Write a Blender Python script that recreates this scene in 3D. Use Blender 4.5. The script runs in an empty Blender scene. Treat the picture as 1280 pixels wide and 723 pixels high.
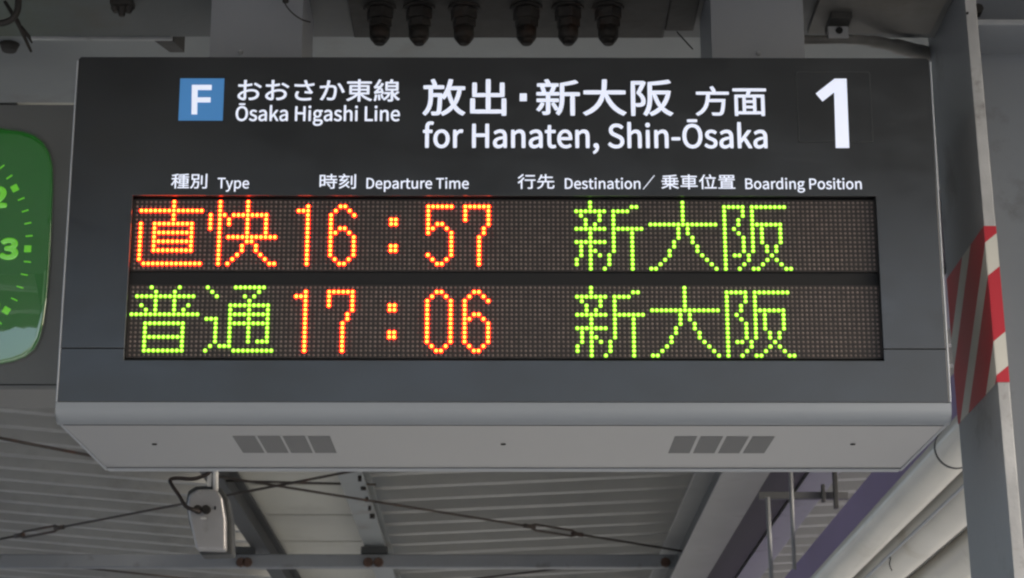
import bpy, bmesh, math, random
from mathutils import Vector, Matrix
random.seed(7)
R = math.radians
sc = bpy.context.scene
COL = sc.collection

# ------------------------------------------------------------------ camera
EYE = 1.55                                    # lens height above the platform
PITCH, YAW, FOC = R(16.4), R(-0.215), 2667.0  # focal length in pixels of a 1280 wide picture
cd = bpy.data.cameras.new('camera')
cam = bpy.data.objects.new('camera', cd); COL.objects.link(cam)
cam.location = (0, 0, EYE)
cam.rotation_euler = (math.pi/2 + PITCH, 0, YAW)
cd.sensor_width = 36.0; cd.lens = 36.0*FOC/1280
cd.clip_start = 0.05; cd.clip_end = 2000
cd.dof.use_dof = True; cd.dof.focus_distance = 4.40; cd.dof.aperture_fstop = 16
sc.camera = cam

# ------------------------------------------------------------------ sky, sun, exposure
SUN_EL, SUN_AZ = 30.0, 108.0
w = bpy.data.worlds.new('World'); sc.world = w; w.use_nodes = True
nt = w.node_tree; bg = nt.nodes['Background']
sky = nt.nodes.new('ShaderNodeTexSky'); sky.sky_type = 'NISHITA'; sky.sun_disc = False
sky.sun_elevation = R(SUN_EL); sky.sun_rotation = R(SUN_AZ)
sky.dust_density = 6.0; sky.air_density = 1.0; sky.ozone_density = 1.0
hs = nt.nodes.new('ShaderNodeHueSaturation'); hs.inputs['Saturation'].default_value = 0.85   # overcast: grey rather than blue
nt.links.new(sky.outputs[0], hs.inputs['Color']); nt.links.new(hs.outputs[0], bg.inputs['Color'])
bg.inputs['Strength'].default_value = 0.15
sd = bpy.data.lights.new('sun', 'SUN'); sd.energy = 0.55; sd.angle = R(20); sd.color = (1, .985, .96)
so = bpy.data.objects.new('sun', sd); COL.objects.link(so); so.location = (0, -5, 20)
# the sun stands at the azimuth of the sky's sun (clockwise from +Y)
sdir = Vector((math.sin(R(SUN_AZ))*math.cos(R(SUN_EL)), math.cos(R(SUN_AZ))*math.cos(R(SUN_EL)), math.sin(R(SUN_EL))))
so.rotation_euler = sdir.to_track_quat('Z', 'Y').to_euler()
sc.view_settings.view_transform = 'Standard'; sc.view_settings.look = 'None'
sc.view_settings.gamma = 1; sc.view_settings.exposure = 0.85
sc.cycles.max_bounces = 8; sc.cycles.diffuse_bounces = 6; sc.cycles.glossy_bounces = 4
sc.cycles.use_denoising = True
sc.cycles.pixel_filter_type = 'BLACKMAN_HARRIS'; sc.cycles.filter_width = 2.3

# ------------------------------------------------------------------ survey helpers
FW = Vector((-math.sin(YAW)*math.cos(PITCH), math.cos(YAW)*math.cos(PITCH), math.sin(PITCH)))
RT = Vector((math.cos(YAW), math.sin(YAW), 0)); UP = RT.cross(FW)
O = Vector((0, 0, EYE))
def ray(px, py): return FW*FOC + RT*(px-640) + UP*(361.5-py)
def PY(px, py, Y): d = ray(px, py); return O + d*(Y/d.y)          # the point on the plane y = Y
def PZ(px, py, z): d = ray(px, py); return O + d*((z-EYE)/d.z)    # the point at height z
def PX(px, py, x): d = ray(px, py); return O + d*(x/d.x)

# ------------------------------------------------------------------ materials
def mat(name, col, rough=.5, metal=0, var=.12, scale=6, bump=.0, bscale=60, dirt=None, dscale=3, dlev=.55, coat=0, crough=.1, cior=1.5, spec=.5, em=None, es=0, stretch=(1,1,1)):
    m = bpy.data.materials.new(name); m.use_nodes = True; n = m.node_tree.nodes; l = m.node_tree.links
    b = n['Principled BSDF']
    b.inputs['Roughness'].default_value = rough; b.inputs['Metallic'].default_value = metal
    b.inputs['Coat Weight'].default_value = coat; b.inputs['Coat IOR'].default_value = cior; b.inputs['Coat Roughness'].default_value = crough
    b.inputs['Specular IOR Level'].default_value = spec
    tc = n.new('ShaderNodeTexCoord'); mp = n.new('ShaderNodeMapping'); mp.inputs['Scale'].default_value = stretch
    l.new(tc.outputs['Object'], mp.inputs[0])
    c = Vector(col)
    if var:
        t = n.new('ShaderNodeTexNoise'); t.inputs['Scale'].default_value = scale; t.inputs['Detail'].default_value = 6
        l.new(mp.outputs[0], t.inputs['Vector'])
        r = n.new('ShaderNodeValToRGB'); r.color_ramp.elements[0].position = .3; r.color_ramp.elements[1].position = .7
        r.color_ramp.elements[0].color = (*(c*(1-var)), 1); r.color_ramp.elements[1].color = (*(c*(1+var)), 1)
        l.new(t.outputs[0], r.inputs[0]); out = r.outputs[0]
        if dirt:
            t2 = n.new('ShaderNodeTexNoise'); t2.inputs['Scale'].default_value = dscale; t2.inputs['Detail'].default_value = 9; t2.inputs['Roughness'].default_value = .65
            l.new(mp.outputs[0], t2.inputs['Vector'])
            r2 = n.new('ShaderNodeValToRGB'); r2.color_ramp.elements[0].position = dlev; r2.color_ramp.elements[1].position = dlev+.14
            r2.color_ramp.elements[0].color = (0,0,0,1); r2.color_ramp.elements[1].color = (.8,.8,.8,1)
            mx = n.new('ShaderNodeMixRGB'); mx.inputs[2].default_value = (*dirt, 1)
            l.new(t2.outputs[0], r2.inputs[0]); l.new(r2.outputs[0], mx.inputs[0]); l.new(out, mx.inputs[1]); out = mx.outputs[0]
        l.new(out, b.inputs['Base Color'])
        rr = n.new('ShaderNodeMapRange'); rr.inputs[3].default_value = max(0, rough-.08); rr.inputs[4].default_value = min(1, rough+.08)
        l.new(t.outputs[0], rr.inputs[0]); l.new(rr.outputs[0], b.inputs['Roughness'])
    else:
        b.inputs['Base Color'].default_value = (*col, 1)
    if bump:
        t3 = n.new('ShaderNodeTexNoise'); t3.inputs['Scale'].default_value = bscale; t3.inputs['Detail'].default_value = 4
        l.new(mp.outputs[0], t3.inputs['Vector'])
        bp = n.new('ShaderNodeBump'); bp.inputs['Strength'].default_value = bump; bp.inputs['Distance'].default_value = .004
        l.new(t3.outputs[0], bp.inputs['Height']); l.new(bp.outputs[0], b.inputs['Normal'])
    if em:
        b.inputs['Emission Color'].default_value = (*em, 1); b.inputs['Emission Strength'].default_value = es
    return m

M = {}
M['face']    = mat('charcoal_painted_panel', (.0062,.0070,.0078), .34, var=.25, scale=1.5, bump=.05, bscale=260, dirt=(.014,.014,.014), dscale=1.3, dlev=.58, coat=1, crough=.21, cior=1.72)
M['numface'] = mat('number_panel_film', (.045,.048,.05), .4, var=.05, scale=3)
M['alu']     = mat('satin_aluminium_trim', (.40,.43,.47), .40, .2, var=.05, scale=3, stretch=(.3,4,4))
M['lip']     = mat('painted_lip', (.30,.33,.365), .42, .1, var=.05, scale=3, stretch=(.3,4,4))
M['bottom']  = mat('painted_silver_underside', (.40,.41,.42), .34, .3, var=.07, scale=1.4, stretch=(1,.25,1))
M['grille']  = mat('perforated_grille', (.17,.175,.18), .6, .0, var=.25, scale=400, bump=.3, bscale=700)
M['dark']    = mat('black_recess', (.008,.008,.009), .6, var=.1)
M['case']    = mat('grey_housing_side', (.12,.125,.13), .45, var=.08)
M['board']   = mat('led_board', (.034,.028,.026), .5, var=.2, scale=90)
M['lens']    = mat('unlit_led_lens', (.19,.150,.135), .4, var=.3, scale=45)
M['red']     = mat('lit_orange_led', (.3,.06,.01), .4, var=0, em=(1.0,.009,.001), es=11.0)
M['redcore'] = mat('lit_orange_led_core', (.3,.06,.01), .4, var=0, em=(1.0,.14,.012), es=11.0)
M['greencore'] = mat('lit_green_led_core', (.15,.3,.02), .4, var=0, em=(.55,1.0,.13), es=1.15)
M['green']   = mat('lit_green_led', (.15,.3,.02), .4, var=0, em=(.34,1.0,.010), es=.8)
M['white']   = mat('backlit_white_lettering', (.7,.72,.78), .5, var=0, em=(.74,.80,.98), es=.385)
M['blue']    = mat('backlit_blue_badge', (.06,.2,.42), .5, var=0, em=(.045,.17,.40), es=.36)
M['screw']   = mat('steel_screw', (.5,.5,.5), .3, .9, var=.1)
M['post']    = mat('grey_painted_hanger', (.27,.285,.31), .45, var=.08, scale=3, bump=.08, bscale=120, dirt=(.16,.16,.15), dscale=2, dlev=.63)
M['beam']    = mat('grey_painted_steel', (.14,.15,.155), .55, var=.14, scale=3, bump=.12, bscale=50, dirt=(.12,.11,.095), dscale=2.2, dlev=.54)
M['beam2']   = mat('pale_grey_painted_steel', (.275,.30,.305), .5, var=.12, scale=2, bump=.1, bscale=50, dirt=(.2,.19,.165), dscale=1.8, dlev=.57)
M['gusset']  = mat('brown_grey_plate', (.185,.18,.168), .6, var=.15, scale=3, dirt=(.13,.12,.10), dscale=3, dlev=.52)
M['plate']   = mat('grimy_bearing_plate', (.055,.054,.050), .7, var=.3, scale=9, bump=.3, bscale=40, dirt=(.035,.03,.026), dscale=6, dlev=.5)
M['bolt']    = mat('rusty_bolt', (.034,.031,.028), .65, .2, var=.45, scale=25, bump=.7, bscale=120, dirt=(.035,.016,.009), dscale=14, dlev=.52)
M['rust']    = mat('rusted_steel', (.10,.06,.045), .8, .0, var=.4, scale=12, bump=.5, bscale=60, dirt=(.05,.03,.025), dscale=9, dlev=.5)
M['rod']     = mat('dark_rusty_rod', (.07,.06,.055), .6, .3, var=.3, scale=12, bump=.3, bscale=80, dirt=(.13,.045,.022), dscale=5, dlev=.56)
M['column']  = mat('blue_grey_painted_column', (.27,.29,.315), .42, var=.08, scale=2, bump=.10, bscale=60, dirt=(.13,.13,.125), dscale=4, dlev=.58)
M['edge']    = mat('worn_flange_edge', (.40,.41,.42), .45, var=.2, scale=8, bump=.3, bscale=60, dirt=(.2,.19,.18), dscale=12, dlev=.58)
M['roof']    = mat('folded_roof_sheet', (.40,.405,.39), .5, var=.12, scale=1.3, bump=.05, bscale=20, dirt=(.27,.265,.245), dscale=1.2, dlev=.55)
M['gutter']  = mat('pale_gutter_board', (.56,.56,.50), .55, var=.08, scale=1.2, dirt=(.45,.45,.39), dscale=1.4, dlev=.55)
M['girder']  = mat('grey_girder_paint', (.40,.41,.41), .5, var=.10, scale=2, dirt=(.33,.33,.32), dscale=2, dlev=.6)
M['darkbeam']= mat('dark_steel_and_shade', (.055,.06,.062), .6, var=.2, scale=3)  # dark steel, also the colour of boxes that stand for shade
M['pipe']    = mat('cream_painted_pipe', (.80,.795,.75), .22, .12, var=.05, scale=2, dirt=(.6,.57,.49), dscale=1.5, dlev=.6, coat=.6, crough=.15)
M['purple']  = mat('purple_painted_fascia', (.30,.245,.45), .5, var=.08, scale=2)
M['conduit'] = mat('grey_conduit', (.22,.215,.20), .5, var=.2, scale=10, bump=.2)
M['cable']   = mat('black_cable', (.02,.018,.017), .6, var=.2, scale=20)
M['rcable']  = mat('brown_cable', (.03,.021,.019), .6, var=.3, scale=30)
M['box']     = mat('silver_equipment_box', (.42,.42,.43), .35, .3, var=.08, scale=12, dirt=(.30,.29,.28), dscale=14, dlev=.55)
M['housing'] = mat('clock_housing_paint', (.215,.22,.215), .5, var=.08, scale=2, bump=.1, bscale=70)
M['cgreen']  = mat('green_clock_glass', (.014,.11,.018), .5, var=.12, scale=5, em=(.006,.10,.006), es=.36, coat=1.0, crough=.01, cior=3.2)
M['clit']    = mat('lit_green_marks', (.05,.35,.02), .5, var=0, em=(.17,.66,.022), es=.40, coat=1.0, crough=.02, cior=3.0)
M['concrete']= mat('platform_concrete', (.345,.357,.365), .8, var=.15, scale=.8, bump=.2, bscale=30, dirt=(.24,.25,.255), dscale=1, dlev=.55)
M['ballast'] = mat('track_ballast', (.28,.285,.29), .9, var=.4, scale=14, bump=.6, bscale=20)
M['yellow']  = mat('yellow_tactile', (.62,.45,.05), .7, var=.1)
M['rail']    = mat('steel_rail', (.25,.2,.17), .4, .6)
M['wallm']   = mat('station_wall', (.42,.41,.39), .7, var=.1, scale=1)
M['signw']   = mat('white_plate', (.7,.7,.68), .5, var=.04)

# wiped and dusty patches on the glossy face: only its gloss varies
def gloss_patches(m, lo, hi, scale):
    n = m.node_tree.nodes; l = m.node_tree.links
    tc = n.new('ShaderNodeTexCoord'); mp = n.new('ShaderNodeMapping'); mp.inputs['Scale'].default_value = (1, 1, 2.2); mp.inputs['Rotation'].default_value = (0, .5, 0)
    t = n.new('ShaderNodeTexNoise'); t.inputs['Scale'].default_value = scale; t.inputs['Detail'].default_value = 8; t.inputs['Roughness'].default_value = .7
    mr = n.new('ShaderNodeMapRange'); mr.inputs[1].default_value = .35; mr.inputs[2].default_value = .65; mr.inputs[3].default_value = lo; mr.inputs[4].default_value = hi
    l.new(tc.outputs['Object'], mp.inputs[0]); l.new(mp.outputs[0], t.inputs['Vector']); l.new(t.outputs[0], mr.inputs[0]); l.new(mr.outputs[0], n['Principled BSDF'].inputs['Coat Roughness'])
gloss_patches(M['face'], .13, .27, 5)

# striped warning tape: flat print, laid out over depth (y) and height (z) of the column
def tape_mat(period, width, k, z0, y0):
    m = bpy.data.materials.new('red_white_warning_tape'); m.use_nodes = True; n = m.node_tree.nodes; l = m.node_tree.links
    b = n['Principled BSDF']; b.inputs['Roughness'].default_value = .35
    tc = n.new('ShaderNodeTexCoord'); s = n.new('ShaderNodeSeparateXYZ'); l.new(tc.outputs['Object'], s.inputs[0])
    def mth(op, a, bb):
        x = n.new('ShaderNodeMath'); x.operation = op
        for i, v in enumerate((a, bb)):
            if isinstance(v, (int, float)): x.inputs[i].default_value = v
            elif v is not None: l.new(v, x.inputs[i])
        return x.outputs[0]
    yy = mth('MULTIPLY', mth('SUBTRACT', s.outputs[1], y0), k)
    v = mth('ADD', mth('SUBTRACT', s.outputs[2], z0), yy)
    v = mth('SUBTRACT', v, mth('MULTIPLY', mth('SUBTRACT', s.outputs[0], cxz(z0)+.010), .8))
    f = mth('FRACT', mth('DIVIDE', v, period), None)
    g = mth('LESS_THAN', f, width/period)
    nz = n.new('ShaderNodeTexNoise'); nz.inputs['Scale'].default_value = 9; nz.inputs['Detail'].default_value = 6
    l.new(tc.outputs['Object'], nz.inputs['Vector'])
    mx = n.new('ShaderNodeMixRGB'); mx.inputs[1].default_value = (.48,.014,.03,1); mx.inputs[2].default_value = (.62,.62,.57,1)
    l.new(g, mx.inputs[0])
    dk = n.new('ShaderNodeMixRGB'); dk.blend_type = 'MULTIPLY'; dk.inputs[0].default_value = .15
    l.new(mx.outputs[0], dk.inputs[1]); l.new(nz.outputs[0], dk.inputs[2]); l.new(dk.outputs[0], b.inputs['Base Color'])
    return m

# ------------------------------------------------------------------ mesh helpers
class MB:
    def __init__(s): s.v = []; s.f = []; s.sm = []
    def add(s, vs, fs, smooth=False):
        o = len(s.v); s.v += [tuple(p) for p in vs]; s.f += [tuple(i+o for i in f) for f in fs]; s.sm += [smooth]*len(fs)
        return s
    def box(s, x0, x1, y0, y1, z0, z1):
        return s.add([(x,y,z) for x in (x0,x1) for y in (y0,y1) for z in (z0,z1)],
                     [(0,1,3,2),(4,6,7,5),(0,4,5,1),(2,3,7,6),(0,2,6,4),(1,5,7,3)])
    def prism(s, poly, y0, y1):            # polygon in (x, z) counter-clockwise seen from -y, swept along y
        n = len(poly); vs = [(x,y0,z) for x,z in poly] + [(x,y1,z) for x,z in poly]
        fs = [tuple(range(n)), tuple(range(2*n-1, n-1, -1))] + [(i, i+n, (i+1)%n+n, (i+1)%n) for i in range(n)]
        return s.add(vs, fs)
    def sweepx(s, prof, x0, x1, smooth=False, closed=True):   # profile in (y, z) swept along x
        n = len(prof); vs = [(x0,y,z) for y,z in prof] + [(x1,y,z) for y,z in prof]
        m_ = n if closed else n-1
        s.add(vs, [(i, (i+1)%n, (i+1)%n+n, i+n) for i in range(m_)], smooth)
        if closed: s.add(vs, [tuple(range(n-1,-1,-1)), tuple(range(n, 2*n))])
        return s
    def tube(s, pts, r, seg=10, smooth=True, caps=True):
        pts = [Vector(p) for p in pts]; rs = r if isinstance(r, (list, tuple)) else [r]*len(pts)
        vs = []; fs = []
        t0 = (pts[1]-pts[0]).normalized(); u = t0.orthogonal().normalized()
        for i, p in enumerate(pts):
            t = (pts[min(i+1,len(pts)-1)] - pts[max(i-1,0)]).normalized()
            u = (u - t*u.dot(t)).normalized(); w_ = t.cross(u)
            for k in range(seg):
                a = 2*math.pi*k/seg; vs.append(p + (u*math.cos(a)+w_*math.sin(a))*rs[i])
        for i in range(len(pts)-1):
            for k in range(seg):
                k2 = (k+1)%seg; fs.append((i*seg+k, i*seg+k2, (i+1)*seg+k2, (i+1)*seg+k))
        s.add(vs, fs, smooth)
        if caps: s.add(vs, [tuple(range(seg-1,-1,-1)), tuple(range((len(pts)-1)*seg, len(pts)*seg))])
        return s
    def mesh(s, name):
        me = bpy.data.meshes.new(name); me.from_pydata(s.v, [], s.f); me.validate()
        if any(s.sm) and len(me.polygons) == len(s.sm): me.polygons.foreach_set('use_smooth', s.sm)
        return me
    def build(s, name, m, parent=None, bevel=0, seg=2, weld=True):
        me = s.mesh(name); bm = bmesh.new(); bm.from_mesh(me)
        if weld: bmesh.ops.remove_doubles(bm, verts=bm.verts, dist=1e-6)
        bmesh.ops.recalc_face_normals(bm, faces=bm.faces)
        if bevel:
            ed = [e for e in bm.edges if len(e.link_faces) == 2 and e.calc_face_angle(0) > R(30)]
            bmesh.ops.bevel(bm, geom=ed, offset=bevel, segments=seg, profile=.5, affect='EDGES', clamp_overlap=True)
        bm.to_mesh(me); bm.free()
        return link(name, me, m, parent)

def link(name, me, m, parent=None):
    o = bpy.data.objects.new(name, me); COL.objects.link(o)
    if m:
        me.materials.clear(); me.materials.append(m)
    if parent:
        o.parent = parent
        p = parent; off = Vector((0,0,0))
        while p: off += p.location; p = p.parent
        o.location = -off if not parent.get('_frame') else (0,0,0)
    return o
def tag(o, label=None, cat=None, group=None, kind=None):
    for k, v in (('label',label), ('category',cat), ('group',group), ('kind',kind)):
        if v: o[k] = v
    return o
def thing(name, label, cat, loc=(0,0,0), group=None):
    o = bpy.data.objects.new(name, None); COL.objects.link(o); o.location = loc; o.empty_display_size = .1
    return tag(o, label, cat, group)
def rr(x0, x1, z0, z1, r, n=5):           # rounded rectangle, counter-clockwise seen from -y
    out = []
    for cx, cz, a0 in ((x1-r,z0+r,-90),(x1-r,z1-r,0),(x0+r,z1-r,90),(x0+r,z0+r,180)):
        for i in range(n+1):
            a = R(a0+90*i/n); out.append((cx+r*math.cos(a), cz+r*math.sin(a)))
    return out

# ------------------------------------------------------------------ lettering (outlines of a sans serif face, units of 1/1000 em)
GLYPHS = {
 ',':(278,'68,-172,75,-190,165,-152 221,-77,221,19,221,86 192,126,144,126,107,126 75,102,75,62,75,22 106,-2,142,-2,146,-2 149,-1,153,-1,152,-61 115,-109,53,-136,60,-154'),
 '-':(347,'46,268,46,245,131,245 217,245,302,245,302,268 302,292,302,315,217,315 131,315,46,315,46,292'),
 '0':(555,'138,-13,278,-13,417,-13 506,113,506,369,506,623 417,746,278,746,138,746 50,623,50,369,50,113|361,61,278,61,195,61 138,154,138,369,138,583 195,674,278,674,361,674 418,583,418,369,418,154'),
 '1':(555,'88,25,88,0,222,0 356,0,490,0,490,25 490,51,490,76,441,76 392,76,343,76,343,295 343,514,343,733,320,733 296,733,273,733,233,710 186,693,121,681,121,662 121,643,121,623,165,623 208,623,252,623,252,441 252,258,252,76,197,76 143,76,88,76,88,51'),
 '2':(555,'44,18,44,0,198,0 351,0,505,0,505,26 505,53,505,79,437,79 370,79,302,79,265,79 220,75,182,72,354,235 470,384,470,531,470,661 387,746,256,746,163,746 99,704,40,639,58,622 75,605,93,587,134,636 185,672,245,672,336,672 380,611,380,527,380,401 274,255,44,54,44,36'),
 '3':(555,'149,-13,263,-13,394,-13 499,65,499,196,499,297 430,361,344,382,344,384 344,385,344,387,422,414 474,474,474,563,474,679 384,746,260,746,176,746 111,709,56,659,72,640 89,621,105,601,147,643 198,672,257,672,334,672 381,626,381,556,381,477 330,416,178,416,178,393 178,369,178,346,348,346 406,288,406,199,406,115 345,63,257,63,174,63 119,103,76,147,60,127 45,108,29,88,77,35'),
 '4':(555,'340,67,340,0,369,0 397,0,426,0,426,67 426,135,426,202,459,202 492,202,524,202,524,226 524,251,524,275,492,275 459,275,426,275,426,428 426,581,426,733,392,733 359,733,325,733,223,576 122,419,20,262,20,242 20,222,20,202,127,202 233,202,340,202,340,135|340,350,340,275,265,275 190,275,115,275,171,358 226,442,282,525,303,561 323,598,341,633,342,633 344,633,345,633,343,596 340,536,340,500,340,425'),
 '5':(555,'147,-13,262,-13,385,-13 502,78,502,238,502,400 402,472,281,472,237,472 204,461,171,443,177,514 184,585,190,655,282,655 374,655,466,655,466,681 466,707,466,733,347,733 229,733,110,733,102,619 94,505,86,391,102,381 119,370,135,360,177,388 208,403,257,403,349,403 409,341,409,236,409,129 340,63,253,63,168,63 114,102,73,144,58,124 42,104,27,84,77,35'),
 '6':(555,'161,-13,301,-13,415,-13 512,83,512,225,512,379 432,455,308,455,251,455 187,422,142,367,146,594 229,671,331,671,375,671 419,649,447,615,464,634 482,653,499,671,458,715 403,746,327,746,185,746 56,637,56,350,56,108|154,142,144,294,192,362 248,387,293,387,382,387 425,324,425,225,425,125 371,59,301,59,209,59'),
 '7':(555,'211,278,198,0,230,0 261,0,293,0,305,287 336,458,508,678,508,697 508,715,508,733,355,733 202,733,49,733,49,707 49,681,49,655,168,655 286,655,405,655,261,455'),
 '8':(555,'144,-13,280,-13,417,-13 509,70,509,176,509,277 450,332,386,369,386,371 386,372,386,374,429,408 483,474,483,551,483,664 407,744,282,744,168,744 81,669,81,558,81,481 127,426,180,389,180,388 180,386,180,385,113,349 46,280,46,182,46,69|379,442,330,398,243,432 164,471,164,558,164,629 213,676,281,676,359,676 405,619,405,546,405,492|366,55,281,55,193,55 127,112,127,190,127,260 169,318,228,356,332,314 422,278,422,179,422,106'),
 '9':(555,'155,-13,235,-13,372,-13 501,101,501,398,501,631 395,746,254,746,140,746 44,651,44,508,44,357 124,278,246,278,307,278 370,313,415,367,408,140 326,63,232,63,184,63 140,84,108,119,91,100 75,81,58,62,99,19|404,595,414,444,365,374 310,346,261,346,174,346 130,410,130,508,130,609 184,675,255,675,348,675'),
 'B':(657,'101,244,101,0,179,0 256,0,334,0,498,0 612,71,612,215,612,315 550,373,463,390,463,392 463,393,463,395,532,417 570,481,570,554,570,683 466,733,318,733,246,733 173,733,101,733,101,489|229,422,193,422,193,502 193,581,193,660,231,660 268,660,306,660,421,660 479,628,479,542,479,467 428,422,302,422,266,422|236,74,193,74,193,166 193,258,193,350,236,350 278,350,321,350,450,350 521,309,521,218,521,119 447,74,321,74,278,74'),
 'D':(688,'101,244,101,0,163,0 226,0,288,0,509,0 629,137,629,369,629,603 509,733,284,733,223,733 162,733,101,733,101,489|221,76,193,76,193,270 193,464,193,658,221,658 248,658,276,658,449,658 534,555,534,369,534,184 449,76,276,76,248,76'),
 'H':(728,'101,244,101,0,132,0 162,0,193,0,193,115 193,231,193,346,307,346 421,346,535,346,535,231 535,115,535,0,566,0 597,0,628,0,628,244 628,489,628,733,597,733 566,733,535,733,535,631 535,529,535,426,421,426 307,426,193,426,193,529 193,631,193,733,162,733 132,733,101,733,101,489'),
 'L':(543,'101,244,101,0,239,0 376,0,514,0,514,26 514,53,514,79,407,79 300,79,193,79,193,297 193,515,193,733,162,733 132,733,101,733,101,489'),
 'P':(633,'101,244,101,0,132,0 162,0,193,0,193,97 193,195,193,292,233,292 274,292,314,292,475,292 584,363,584,518,584,678 474,733,310,733,240,733 171,733,101,733,101,489|229,367,193,367,193,464 193,561,193,658,228,658 263,658,298,658,427,658 492,625,492,518,492,413 431,367,302,367,266,367'),
 'S':(596,'200,-13,304,-13,457,-13 553,79,553,195,553,304 487,354,402,391,367,406 333,421,298,436,241,460 176,487,176,559,176,624 230,665,313,665,381,665 435,639,480,597,496,617 512,637,528,656,477,709 400,746,313,746,180,746 82,665,82,552,82,445 163,393,231,364,266,349 301,333,336,318,406,287 459,263,459,187,459,116 402,68,305,68,229,68 155,104,103,159,85,138 66,116,48,95,111,29'),
 'T':(599,'253,218,253,0,284,0 315,0,346,0,346,218 346,437,346,655,420,655 494,655,568,655,568,681 568,707,568,733,389,733 210,733,31,733,31,707 31,681,31,655,105,655 179,655,253,655,253,437'),
 'a':(563,'126,-13,217,-13,284,-13 345,22,397,65,398,65 399,65,400,65,403,43 405,22,408,0,433,0 458,0,483,0,483,111 483,223,483,334,483,469 428,557,295,557,207,557 131,518,82,486,94,465 105,444,117,423,160,452 217,481,280,481,369,481 392,414,392,344,161,318 59,259,59,141,59,43|295,61,243,61,189,61 147,85,147,147,147,217 209,262,392,283,392,233 392,182,392,132,339,85'),
 'd':(620,'141,-13,277,-13,342,-13 400,22,442,64,443,64 444,64,445,64,448,43 450,21,453,0,478,0 503,0,528,0,528,265 528,531,528,796,498,796 467,796,436,796,436,727 436,657,436,587,438,556 439,525,441,494,393,533 352,557,288,557,164,557 53,447,53,271,53,90|347,64,297,64,202,64 147,141,147,272,147,396 217,480,304,480,349,480 391,464,436,423,436,328 436,233,436,138,391,88'),
 'e':(554,'167,-13,312,-13,385,-13 443,11,490,42,480,62 469,83,458,103,417,76 375,60,322,60,219,60 148,134,142,250,264,250 386,250,508,250,510,264 512,282,512,302,512,457 434,557,295,557,171,557 52,448,52,271,52,92|238,315,141,315,152,423 220,484,297,484,382,484 432,425,432,315,335,315'),
 'f':(325,'33,492,33,469,58,469 82,469,107,469,107,313 107,156,107,0,137,0 168,0,198,0,198,156 198,313,198,469,236,469 275,469,313,469,313,494 313,519,313,543,275,543 236,543,198,543,198,572 198,601,198,629,198,699 223,736,275,736,294,736 316,731,336,721,343,745 349,769,356,792,331,802 299,809,265,809,157,809 107,740,107,630,107,601 107,572,107,543,82,542 58,540,33,538,33,515'),
 'g':(564,'143,-250,275,-250,443,-250 550,-163,550,-62,550,28 486,67,361,67,325,67 290,67,254,67,181,67 159,92,159,126,159,156 174,174,194,191,218,179 248,172,274,172,386,172 473,245,473,361,473,408 455,448,429,473,466,473 503,473,540,473,540,497 540,520,540,543,477,543 414,543,351,543,332,551 305,557,274,557,165,557 71,482,71,363,71,298 106,245,142,217,142,216 142,214,142,213,113,193 82,157,82,112,82,69 103,40,131,23,131,21 131,20,131,18,80,-13 51,-58,51,-105,51,-198|337,234,274,234,212,234 159,284,159,363,159,443 211,490,274,490,339,490 390,443,390,363,390,284|393,-187,288,-187,189,-187 131,-150,131,-92,131,-61 147,-28,186,0,210,-6 236,-8,256,-8,287,-8 319,-8,350,-8,422,-8 460,-26,460,-77,460,-133'),
 'h':(607,'92,265,92,0,123,0 153,0,184,0,184,131 184,263,184,394,238,449 276,477,332,477,404,477 435,434,435,332,435,221 435,111,435,0,465,0 496,0,526,0,526,115 526,229,526,344,526,482 474,557,360,557,286,557 230,516,180,466,181,504 183,541,184,578,184,651 184,724,184,796,153,796 123,796,92,796,92,531'),
 'i':(275,'92,181,92,0,123,0 153,0,184,0,184,181 184,362,184,543,153,543 123,543,92,543,92,362|102,655,138,655,174,655 199,679,199,716,199,751 174,775,138,775,102,775 78,751,78,716,78,679'),
 'k':(552,'92,265,92,0,122,0 152,0,182,0,182,48 182,95,182,143,216,183 250,222,284,262,337,175 390,87,443,0,476,0 509,0,542,0,474,108 405,216,337,324,397,397 458,470,518,543,484,543 450,543,416,543,339,448 263,352,186,257,185,257 183,257,182,257,182,437 182,617,182,796,152,796 122,796,92,796,92,531'),
 'm':(926,'92,181,92,0,123,0 153,0,184,0,184,131 184,263,184,394,233,450 279,477,320,477,389,477 421,434,421,332,421,221 421,111,421,0,451,0 482,0,512,0,512,131 512,263,512,394,563,450 607,477,649,477,718,477 750,434,750,332,750,221 750,111,750,0,781,0 811,0,841,0,841,115 841,229,841,344,841,482 788,557,677,557,610,557 554,514,497,453,475,517 431,557,347,557,282,557 226,516,178,464,177,464 177,464,176,464,173,491 170,517,167,543,142,543 117,543,92,543,92,362'),
 'n':(610,'92,181,92,0,123,0 153,0,184,0,184,131 184,263,184,394,238,449 276,477,332,477,404,477 435,434,435,332,435,221 435,111,435,0,465,0 496,0,526,0,526,115 526,229,526,344,526,482 474,557,360,557,286,557 229,516,178,464,177,464 177,464,176,464,173,491 170,517,167,543,142,543 117,543,92,543,92,362'),
 'o':(606,'170,-13,303,-13,436,-13 554,91,554,271,554,452 436,557,303,557,170,557 52,452,52,271,52,91|397,63,303,63,209,63 146,146,146,271,146,396 209,480,303,480,397,480 461,396,461,271,461,146'),
 'p':(620,'92,28,92,-229,123,-229 153,-229,184,-229,184,-168 184,-106,184,-45,183,-13 182,18,181,50,230,9 282,-13,331,-13,455,-13 567,94,567,280,567,448 491,557,351,557,288,557 227,521,178,480,177,480 177,480,176,480,173,501 170,522,167,543,142,543 117,543,92,543,92,286|406,64,316,64,280,64 232,78,184,120,184,215 184,311,184,406,236,454 283,480,328,480,432,480 472,400,472,279,472,145'),
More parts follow.
